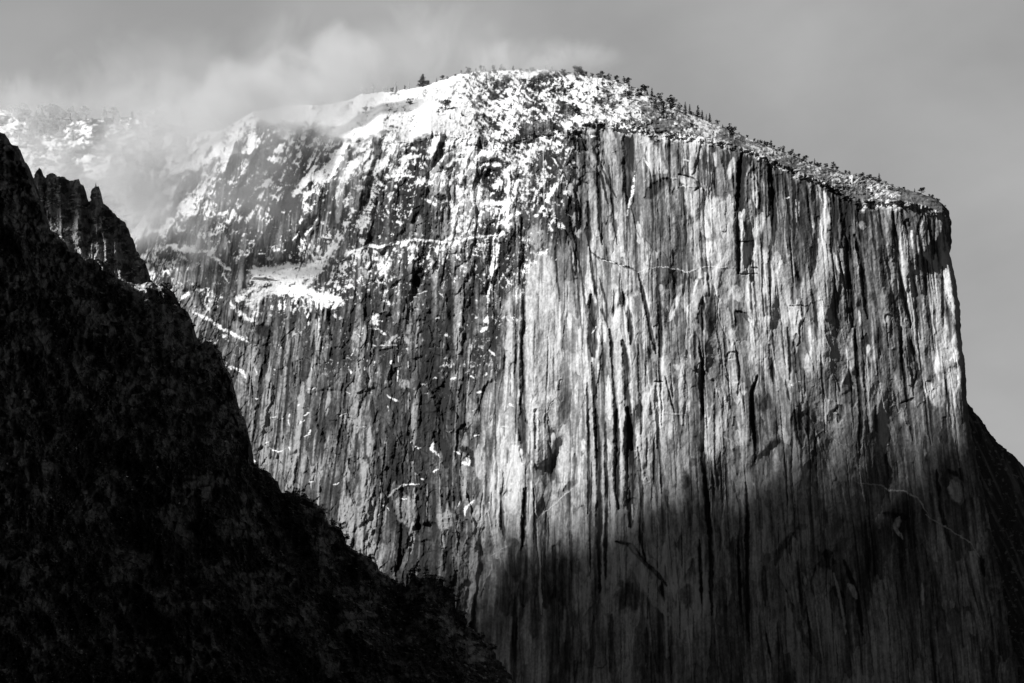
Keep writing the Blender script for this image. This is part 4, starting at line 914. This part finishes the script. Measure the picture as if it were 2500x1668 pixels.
for i, (a, b, d_, rx, rz, ry, dn_) in enumerate(MIST):
    o = uv_ball('mist', mist_material('mist', dn_ , i))
    o.location = world_xyz(a, b, d_)
    o.scale = (rx / FP * d_, ry, rz / FP * d_)
    o['kind'] = 'stuff'; o['label'] = 'drifting sunlit mist around the left shoulder of the cliff' if i not in (9, 11) else 'thin mist over the summit of the cliff'

# ------------------------------------------------------------------ trees
def crown_mesh(kind, seed, mat, tag_):
    """crown made of many small needle sprays, one metre across, round a 1 m high unit tree scaled later"""
    r = random.Random(seed); vs = []; fs = []
    def spray(x, y, z, s):
        a = r.uniform(0, 6.28); b = r.uniform(-0.6, 0.6)
        ux, uy, uz = math.cos(a), math.sin(a), b * 0.6
        wx_, wy_, wz_ = -math.sin(a) * r.uniform(.3, .8), math.cos(a) * r.uniform(.3, .8), r.uniform(-.6, .6)
        n = len(vs)
        for p, q in ((-1, -.5), (.2, -1), (1, .3), (.1, .9), (-.8, .6)):
            vs.append((x + s * (ux * p + wx_ * q), y + s * (uy * p + wy_ * q), z + s * (uz * p + wz_ * q)))
        fs.append((n, n + 1, n + 2, n + 3, n + 4))
    H_ = 20.0
    if kind == 'cone':
        lev = r.randint(11, 14)
        for k in range(lev):
            t = k / (lev - 1); z = H_ * (0.12 + 0.86 * t)
            rad = 4.0 * (1 - t) ** 0.85 + 0.3
            for q in range(int(4 + 6 * (1 - t))):
                a = r.uniform(0, 6.28); rr = rad * r.uniform(0.55, 1.15)
                for w in range(7):
                    f = (w + 1) / 7
                    spray(rr * f * math.cos(a) + r.uniform(-.3, .3), rr * f * math.sin(a) + r.uniform(-.3, .3), z - 0.28 * rr * f + r.uniform(-.3, .3), r.uniform(.45, .85))
    elif kind == 'round':
        cl = [(0, 0, 12, 5.0), (r.uniform(-2, 2), r.uniform(-2, 2), 7, 4.2)] + [(r.uniform(-5, 5), r.uniform(-5, 5), r.uniform(4, 17), r.uniform(2.0, 3.6)) for _ in range(11)]
        for (x, y, z, s) in cl:
            for _ in range(75):
                d = [r.gauss(0, 1) for _ in range(3)]; l = math.sqrt(sum(e * e for e in d)) or 1; f = s * r.uniform(.5, 1.05) / l
                spray(x + d[0] * f, y + d[1] * f, z + d[2] * f * .75, r.uniform(.45, .9))
    else:   # storm-bent, open pine
        for k in range(20):
            a = r.uniform(0, 6.28); z = r.uniform(3, 18.5); ln = r.uniform(2.5, 6.5) * (1.2 - z / 25)
            for w in range(3, 9):
                f = w / 8
                for _ in range(6):
                    spray(ln * f * math.cos(a) + r.gauss(0, .55), ln * f * math.sin(a) + r.gauss(0, .55), z + ln * f * .25 + r.gauss(0, .4), r.uniform(.4, .8))
    me = bpy.data.meshes.new('crown'); me.from_pydata(vs, [], fs); me.materials.append(mat); me.update()
    return me
def trunk_mesh(kind, seed):
    r = random.Random(seed); vs = []; fs = []
    n = 7; hts = [0, 3, 7, 11, 15, 19]; px_, py_ = 0, 0; rings = []
    for k, h in enumerate(hts):
        rad = 0.55 * (1 - h / 21.0) + .04
        for j in range(n):
            vs.append((px_ + rad * math.cos(6.283 * j / n), py_ + rad * math.sin(6.283 * j / n), h - (1.2 if k == 0 else 0)))
        px_ += r.uniform(-.35, .35); py_ += r.uniform(-.35, .35)
    for k in range(len(hts) - 1):
        for j in range(n):
            fs.append((k * n + j, k * n + (j + 1) % n, (k + 1) * n + (j + 1) % n, (k + 1) * n + j))
    for _ in range(6):     # bare limbs
        h = r.uniform(4, 14); a = r.uniform(0, 6.28); l = r.uniform(1.5, 3.5); b = len(vs)
        for f, rd in ((0, .16), (1, .04)):
            x, y, z = l * f * math.cos(a), l * f * math.sin(a), h + .35 * l * f
            vs += [(x, y, z + rd), (x + rd * math.sin(a), y - rd * math.cos(a), z - rd), (x - rd * math.sin(a), y + rd * math.cos(a), z - rd)]
        for j in range(3): fs.append((b + j, b + (j + 1) % 3, b + 3 + (j + 1) % 3, b + 3 + j))
    me = bpy.data.meshes.new('trunk'); me.from_pydata(vs, [], fs); me.materials.append(M_bark); me.update()
    return me
VAR = {}
for mname, mat in (('dark', M_needles), ('dusted', M_dusted), ('frost', M_frost)):
    for kind in ('cone', 'round', 'open'):
        VAR[(mname, kind)] = [(crown_mesh(kind, 10 * s + len(kind), mat, mname), trunk_mesh(kind, s)) for s in range(3)]
NAMES = {'cone': 'pine_tree', 'round': 'pine_tree', 'open': 'pine_tree'}
def tree(px_, py_, hpx, mname, kind, label, group, D_=None, width=1.0, lean=0.0, name='pine_tree', cat='tree'):
    """foot of the tree at photo (px_, py_); hpx its height in photo pixels"""
    if D_ is None:
        D_ = surf_at(px_, py_)
    root = bpy.data.objects.new(name, None)
    COL.objects.link(root)
    x, y, z = world_xyz(px_, py_, D_)
    root.location = (x, y, z - 0.5)
    h = hpx / FP * D_
    s_ = h / 20.0
    root.scale = (s_ * width * 1.25, s_ * width * 1.25, s_ * 1.1)
    root.rotation_euler = (0, lean, random.uniform(0, 6.28) if lean == 0 else 0)
    root['label'] = label; root['category'] = cat
    if group: root['group'] = group
    cm, tm_ = random.choice(VAR[(mname, kind)])
    for nm, me in (('crown', cm), ('trunk', tm_)):
        o = bpy.data.objects.new(nm, me); COL.objects.link(o); o.parent = root
    return root
# skyline of the summit, left to right: (foot px, foot py or None=skyline, height px, look, kind, width, label, group)
KW = {'cone': 'narrow pointed', 'round': 'round crowned', 'open': 'open branched'}
LW = {'dark': 'dark', 'dusted': 'snow dusted', 'frost': 'frost white'}
T = []
def R2(a, b, h, look, kind, w=1.0): T.append((600 + a / 3.136, 100 + b / 3.136, h / 3.136, look, kind, w))
def R3(a, b, h, look, kind, w=1.0): T.append((1200 + a / 3.136, 100 + b / 3.136, h / 3.136, look, kind, w))
def R4(a, b, h, look, kind, w=1.0): T.append((1800 + a / 3.136, 300 + b / 3.136, h / 3.136, look, kind, w))
for a in ((905,425,65,'frost','round'),(925,425,50,'frost','open'),(975,430,75,'frost','open'),(1065,405,45,'frost','round'),(1085,400,50,'frost','open'),(1118,398,38,'dusted','round'),(1150,398,72,'frost','cone'),(1220,395,35,'dusted','open'),
          (1252,400,58,'frost','cone'),(1355,370,88,'dark','cone',2.0),(1390,350,45,'dark','round'),(1462,332,35,'dusted','cone'),(1505,308,42,'dark','round'),(1545,300,22,'dusted','round'),(1605,285,22,'dusted','round'),(1650,275,32,'dusted','open'),
          (1705,250,50,'dusted','round'),(1714,292,30,'dusted','cone'),(1762,240,26,'dark','open'),(1800,240,42,'dusted','round'),(1822,252,40,'dusted','open'),(1843,300,50,'dusted','cone'),(1895,225,44,'dusted','open'),(1955,232,50,'frost','open'),
          (1935,290,22,'dark','cone'),(915,560,60,'dusted','round'),(1260,490,50,'dusted','round',1.2),(1530,530,80,'dusted','round',1.5),(1475,570,50,'dusted','open'),(1660,580,30,'dark','round'),(1565,600,40,'dusted','cone'),(1220,540,26,'dusted','open')): R2(*a)
for a in ((15,225,40,'dusted','round'),(75,232,44,'dusted','open'),(50,290,20,'dark','cone'),(180,250,30,'frost','cone'),(415,225,42,'frost','open'),(465,225,42,'frost','open'),(540,240,30,'frost','round'),
          (655,292,66,'dusted','round',1.3),(685,290,58,'dusted','round',1.2),(725,262,34,'dark','round'),(770,275,32,'dark','round'),(835,282,52,'dusted','round',1.4),(895,300,48,'dusted','open'),(955,312,50,'dark','round'),(1015,350,58,'dark','open'),(1045,360,60,'dark','round'),
          (1130,420,62,'dark','round'),(1170,420,64,'dark','round',1.2),(1228,462,64,'dark','cone'),(1288,440,56,'dark','round'),(1255,520,90,'dusted','cone'),(1300,540,100,'dusted','open'),(1320,550,80,'dark','cone'),(1362,530,105,'dark','open',1.2),(1390,530,70,'dusted','round'),
          (1440,545,50,'dusted','round'),(1483,560,72,'dusted','cone'),(1518,575,68,'dark','cone'),(1580,610,86,'dark','cone',1.2),(1612,612,66,'dark','cone'),(1645,625,50,'dusted','cone'),(1670,630,66,'dark','cone'),(1728,665,44,'dusted','round'),(1820,735,92,'dark','open',1.3),(1855,710,50,'dusted','round'),
          (1960,750,20,'dark','round'),(2065,800,26,'dark','round'),(2100,805,34,'dusted','round'),(2140,815,56,'dusted','cone'),(1535,670,44,'dark','round'),(1415,668,30,'dark','round'),(1460,690,30,'dark','cone'),(1570,690,26,'dark','round'),
          (320,350,70,'dusted','round'),(365,330,70,'dusted','round'),(250,345,60,'dusted','round'),(500,320,70,'dusted','open'),(460,350,66,'dusted','round'),(540,365,90,'dusted','cone'),(605,380,64,'dark','round'),(315,375,40,'dark','round'),(680,465,26,'dark','round',1.4),
          (725,415,30,'dark','round',1.3),(620,560,90,'dusted','open'),(660,575,60,'dark','round',1.4),(790,490,60,'dusted','cone'),(840,480,50,'dusted','cone'),(985,500,40,'dusted','round'),(850,350,44,'dusted','round'),(910,360,44,'dusted','round'),(1040,440,70,'dusted','round',1.3),(100,340,24,'dark','round'),(430,440,24,'dark','open'),(1310,590,50,'dark','round')): R3(*a)
for a in ((75,120,24,'dark','round'),(130,155,18,'dark','round'),(185,172,26,'dark','round'),(215,178,30,'dark','round'),(258,185,54,'dusted','open'),(280,195,30,'dark','round'),(325,220,34,'dark','round'),(350,222,52,'dusted','round'),(395,240,30,'dark','round'),(412,245,54,'dusted','round'),
          (440,258,34,'dark','round'),(468,266,44,'dark','round'),(520,290,48,'dark','round',1.2),(592,322,50,'dark','cone'),(615,330,32,'dark','round'),(680,335,44,'dusted','round',1.2),(735,345,62,'dusted','open',1.2),(762,358,40,'dark','round'),(830,380,34,'dark','round'),(858,385,32,'dark','round'),
          (910,410,26,'dark','round'),(945,420,40,'dark','round'),(965,425,48,'dark','open'),(1010,440,50,'dark','round'),(1035,450,34,'dark','round'),(1085,462,66,'dusted','cone',1.2),(1135,468,30,'dark','round'),(1188,480,22,'dark','round'),(1240,490,16,'dark','round'),(1358,528,30,'dark','cone'),(1412,555,50,'dark','round',1.3),
          (1470,585,26,'dark','round'),(1500,588,28,'dark','open'),(850,520,40,'dark','round'),(890,525,34,'dusted','round'),(980,510,36,'dusted','round'),(1590,640,20,'dark','round'),(1530,600,20,'dark','round')): R4(*a)
def where(px_, py_):
    sy = ip(px_, SKY); onsky = py_ - sy < 16
    if px_ < 960: return 'at left end of summit snow'
    if px_ < 1180: return 'on white summit skyline' if onsky else 'on snow slope below summit'
    if px_ < 1400: return 'in mist on dome top' if onsky else 'among rocks below dome top'
    if px_ < 1560: return 'on skyline right of dome' if onsky else 'on ledges right of dome'
    if px_ < 1760: return 'on right shoulder skyline' if onsky else 'on snow under right shoulder'
    if px_ < 1950: return 'on middle right rim' if onsky else 'under middle right rim'
    if px_ < 2130: return 'on lower right rim' if onsky else 'in boulders by lower rim'
    return 'at right corner of rim'
def size_word(h): return 'tiny' if h < 9 else 'small' if h < 14 else 'middling' if h < 19 else 'tall' if h < 25 else 'very tall'
ORD = ['', 'second', 'third', 'fourth', 'fifth', 'sixth', 'seventh', 'eighth', 'ninth', 'tenth', 'eleventh', 'twelfth']
labs = {}
rows_ = []
for (a, b, h, look, kind, w) in T:
    sy = ip(a, SKY)
    foot = b
    if abs(b - sy) < 14 : foot = float(sy) + 2.0
    lb = '%s %s %s pine %s' % (size_word(h), LW[look], KW[kind], where(a, b))
    labs.setdefault(lb, []).append(a); rows_.append((a, foot, h, look, kind, w, lb))
for v_ in labs.values(): v_.sort()
for (a, foot, h, look, kind, w, lb) in rows_:
    l_ = labs[lb]
    if len(l_) > 1:
        k = l_.index(a)
        lb = lb + (', leftmost' if k == 0 else ', %s from left' % ORD[min(k, 11)])
    tree(a, foot, h, look, kind, lb, 'pine trees on the cliff rim', width=w)

# frosted trees on the misty slope at upper left
FT = []
def R1(a, b, h, kind, w=1.0, look='frost'): FT.append((a / 3.136, 200 + b / 3.136, h / 3.136, look, kind, w))
for a in ((150,290,90,'round'),(190,290,70,'round'),(280,300,60,'cone'),(320,300,70,'cone'),(385,290,95,'round',1.1),(410,285,60,'round'),(480,290,75,'round'),(540,280,70,'open'),(600,290,45,'round',1.2),(660,295,85,'open'),(800,290,75,'cone'),(865,290,75,'open'),
          (225,390,90,'open'),(280,400,100,'cone'),(340,380,70,'round'),(370,350,60,'round'),(440,370,70,'open'),(500,360,60,'round'),(570,350,60,'cone'),(905,365,90,'cone'),(1012,365,100,'cone',1.0,'dusted'),(1070,300,60,'open'),(1085,430,90,'cone'),(1130,290,50,'round'),(1135,400,100,'cone'),
          (1170,350,80,'round'),(1200,330,95,'cone'),(1240,300,60,'open'),(1410,340,70,'open'),(1390,260,60,'cone'),(560,440,80,'cone'),(470,420,70,'cone'),(210,470,80,'cone'),(370,450,70,'cone'),(430,560,40,'round'),(245,540,40,'round'),(380,640,46,'round'),(1150,460,60,'cone'),(150,440,60,'open')): R1(*a)
def hill_d(px_, py_):
    k = np.argmin((hpx - px_) ** 2 + (hpy - py_) ** 2); i, j = np.unravel_index(k, hpx.shape)
    return float(hD[i, j])
def zone1(a, b): return ('near frame edge' if a < 90 else 'by the tallest crown' if a < 150 else 'left of the gap' if a < 230 else 'at the gap' if a < 300 else 'right of the gap' if a < 400 else 'in thick mist')
lab2 = {}; r2 = []
for (a, b, h, look, kind, w) in FT:
    row = 'top row' if b < 297 else 'slope below' if b < 350 else 'open lower snow'
    lb = '%s %s %s pine on %s, %s' % (size_word(h * .7), LW[look], KW[kind], row, zone1(a, b))
    lab2.setdefault(lb, []).append(a); r2.append((a, b, h, look, kind, w, lb))
for v_ in lab2.values(): v_.sort()
for (a, b, h, look, kind, w, lb) in r2:
    l_ = lab2[lb]
    if len(l_) > 1:
        k = l_.index(a); lb = ('%s, %s' % (lb, 'leftmost' if k == 0 else ORD[k] + ' from left'))
    tree(a, b + 2, h * 1.3, look, kind, lb, 'frosted pine trees on the misty slope', D_=hill_d(a, b) - 4, width=w * 1.5)
# trees and bushes on the dark foreground ridge
for kind in ('cone', 'round', 'open'):
    VAR[('black', kind)] = [(crown_mesh(kind, 50 * s + len(kind), M_scrub, 'black'), trunk_mesh(kind, s)) for s in range(3)]
LW['black'] = 'black shaded'
def ridge_d(px_, py_):
    k = np.argmin((npx[::3, ::3] - px_) ** 2 + (npy[::3, ::3] - py_) ** 2); i, j = np.unravel_index(k, npx[::3, ::3].shape)
    return float(nD[::3, ::3][i, j])
RT = [(405,700,16,'round'),(440,748,18,'open'),(452,770,20,'cone'),(470,800,18,'round'),(486,850,12,'round'),(528,850,14,'round'),(548,880,14,'open'),(700,1206,14,'round'),(722,1206,18,'round'),(745,1216,16,'round'),(765,1228,14,'open'),(790,1255,18,'round'),
      (815,1284,18,'round'),(832,1292,24,'round'),(845,1320,20,'round'),(858,1338,18,'open'),(880,1352,16,'cone'),(905,1364,18,'round'),(965,1426,18,'round'),(1003,1408,24,'open'),(1012,1402,26,'round'),(1040,1408,26,'open'),(1056,1418,22,'round'),(1080,1424,20,'round'),
      (1096,1450,26,'round'),(1110,1470,24,'round'),(1130,1508,22,'round'),(1150,1535,22,'open'),(1175,1560,20,'round'),(1200,1590,22,'round'),(860,1400,30,'round'),(905,1440,32,'open'),(1020,1480,34,'round'),(1060,1540,34,'round'),(820,1350,26,'round'),(640,1150,12,'round')]
rl = {}
for (a, b, h, kind) in RT:
    z_ = ('high on the dark ridge edge' if b < 900 else 'on dark ridge edge at mid height' if b < 1260 else 'on dark ridge edge by pale wall foot' if b < 1395 else 'by the notch low on dark ridge' if b < 1480 else 'on the lowest dark ridge end')
    rl.setdefault('%s black %s tree %s' % (size_word(h * .8), KW[kind], z_), []).append((a, b, h, kind))
for lb, l_ in rl.items():
    l_.sort()
    for k, (a, b, h, kind) in enumerate(l_):
        tree(a, b + 3, h, 'black', kind, lb if len(l_) == 1 else '%s, %s' % (lb, 'leftmost' if k == 0 else ORD[k] + ' from left'), 'black trees on the foreground ridge', D_=ridge_d(a, b + 6) - 2, width=1.3)
CLUMP = [((345,435,735,870),16,'beside the pale face high on the dark ridge'),((455,560,915,1010),12,'on the steep dark ridge edge'),((420,610,1050,1150),18,'on the dark slope above the ridge shoulder'),((640,720,1190,1260),8,'on the dark ridge shoulder'),
 ((800,930,1330,1500),24,'round the grey slab low on the dark ridge'),((1000,1130,1430,1570),24,'on the lowest knoll of the dark ridge'),((190,270,1380,1620),14,'down the dark gully at lower left'),((120,330,700,900),8,'on the upper dark slope'),((430,760,1300,1600),22,'across the lower dark slope'),((60,420,1000,1330),14,'across the middle of the dark slope')]
LW['shade'] = 'snow dusted'
M_shade = plain('snow dusted evergreen leaves', 0.03, snow=0.55)
for kind in ('cone', 'round', 'open'):
    VAR[('shade', kind)] = [(crown_mesh(kind, 80 * s + len(kind), M_shade, 'shade'), trunk_mesh(kind, s)) for s in range(3)]
for (x0, x1, y0, y1), n_, wh in CLUMP:
    for _ in range(n_):
        a, b = random.uniform(x0, x1), random.uniform(y0, y1)
        if b < ip(a, NEAR) + 12: b = float(ip(a, NEAR)) + 14
        tree(a, b, random.uniform(13, 26), 'shade', random.choice(['round', 'round', 'open', 'cone']), 'small snow dusted evergreen bush ' + wh, 'bushes ' + wh, D_=ridge_d(a, b) - 2, width=1.4, name='evergreen_shrub', cat='shrub')
for x0, x1, wh in ((1180,1330,'in the mist of the dome top'),(1330,1480,'right of the dome top'),(1480,1640,'on the upper right shoulder'),(1640,1800,'past the upper right shoulder'),(1800,1960,'along the middle rim'),(1960,2120,'along the lower rim'),(2120,2300,'by the rim corner')):
    for _ in range(11):
        a = random.uniform(x0, x1); up = random.random() < 0.6
        b = float(ip(a, SKY)) + (3 if up else random.uniform(6, 0.8 * float(ip(a, RIM) - ip(a, SKY))))
        tree(a, b, random.uniform(6, 13), random.choice(['dark', 'dusted']), random.choice(['round', 'round', 'open', 'cone']), 'low scrubby bush among snow and rock ' + wh, 'low bushes ' + wh, width=1.3, name='scrubby_bush', cat='bush')
# a small tree on top of the thin pinnacle
tree(234, 462, 15, 'dark', 'cone', 'small dark conifer standing on top of the thin grey rock pinnacle', None, D_=1822)
print('trees', len(rows_) + len(r2))
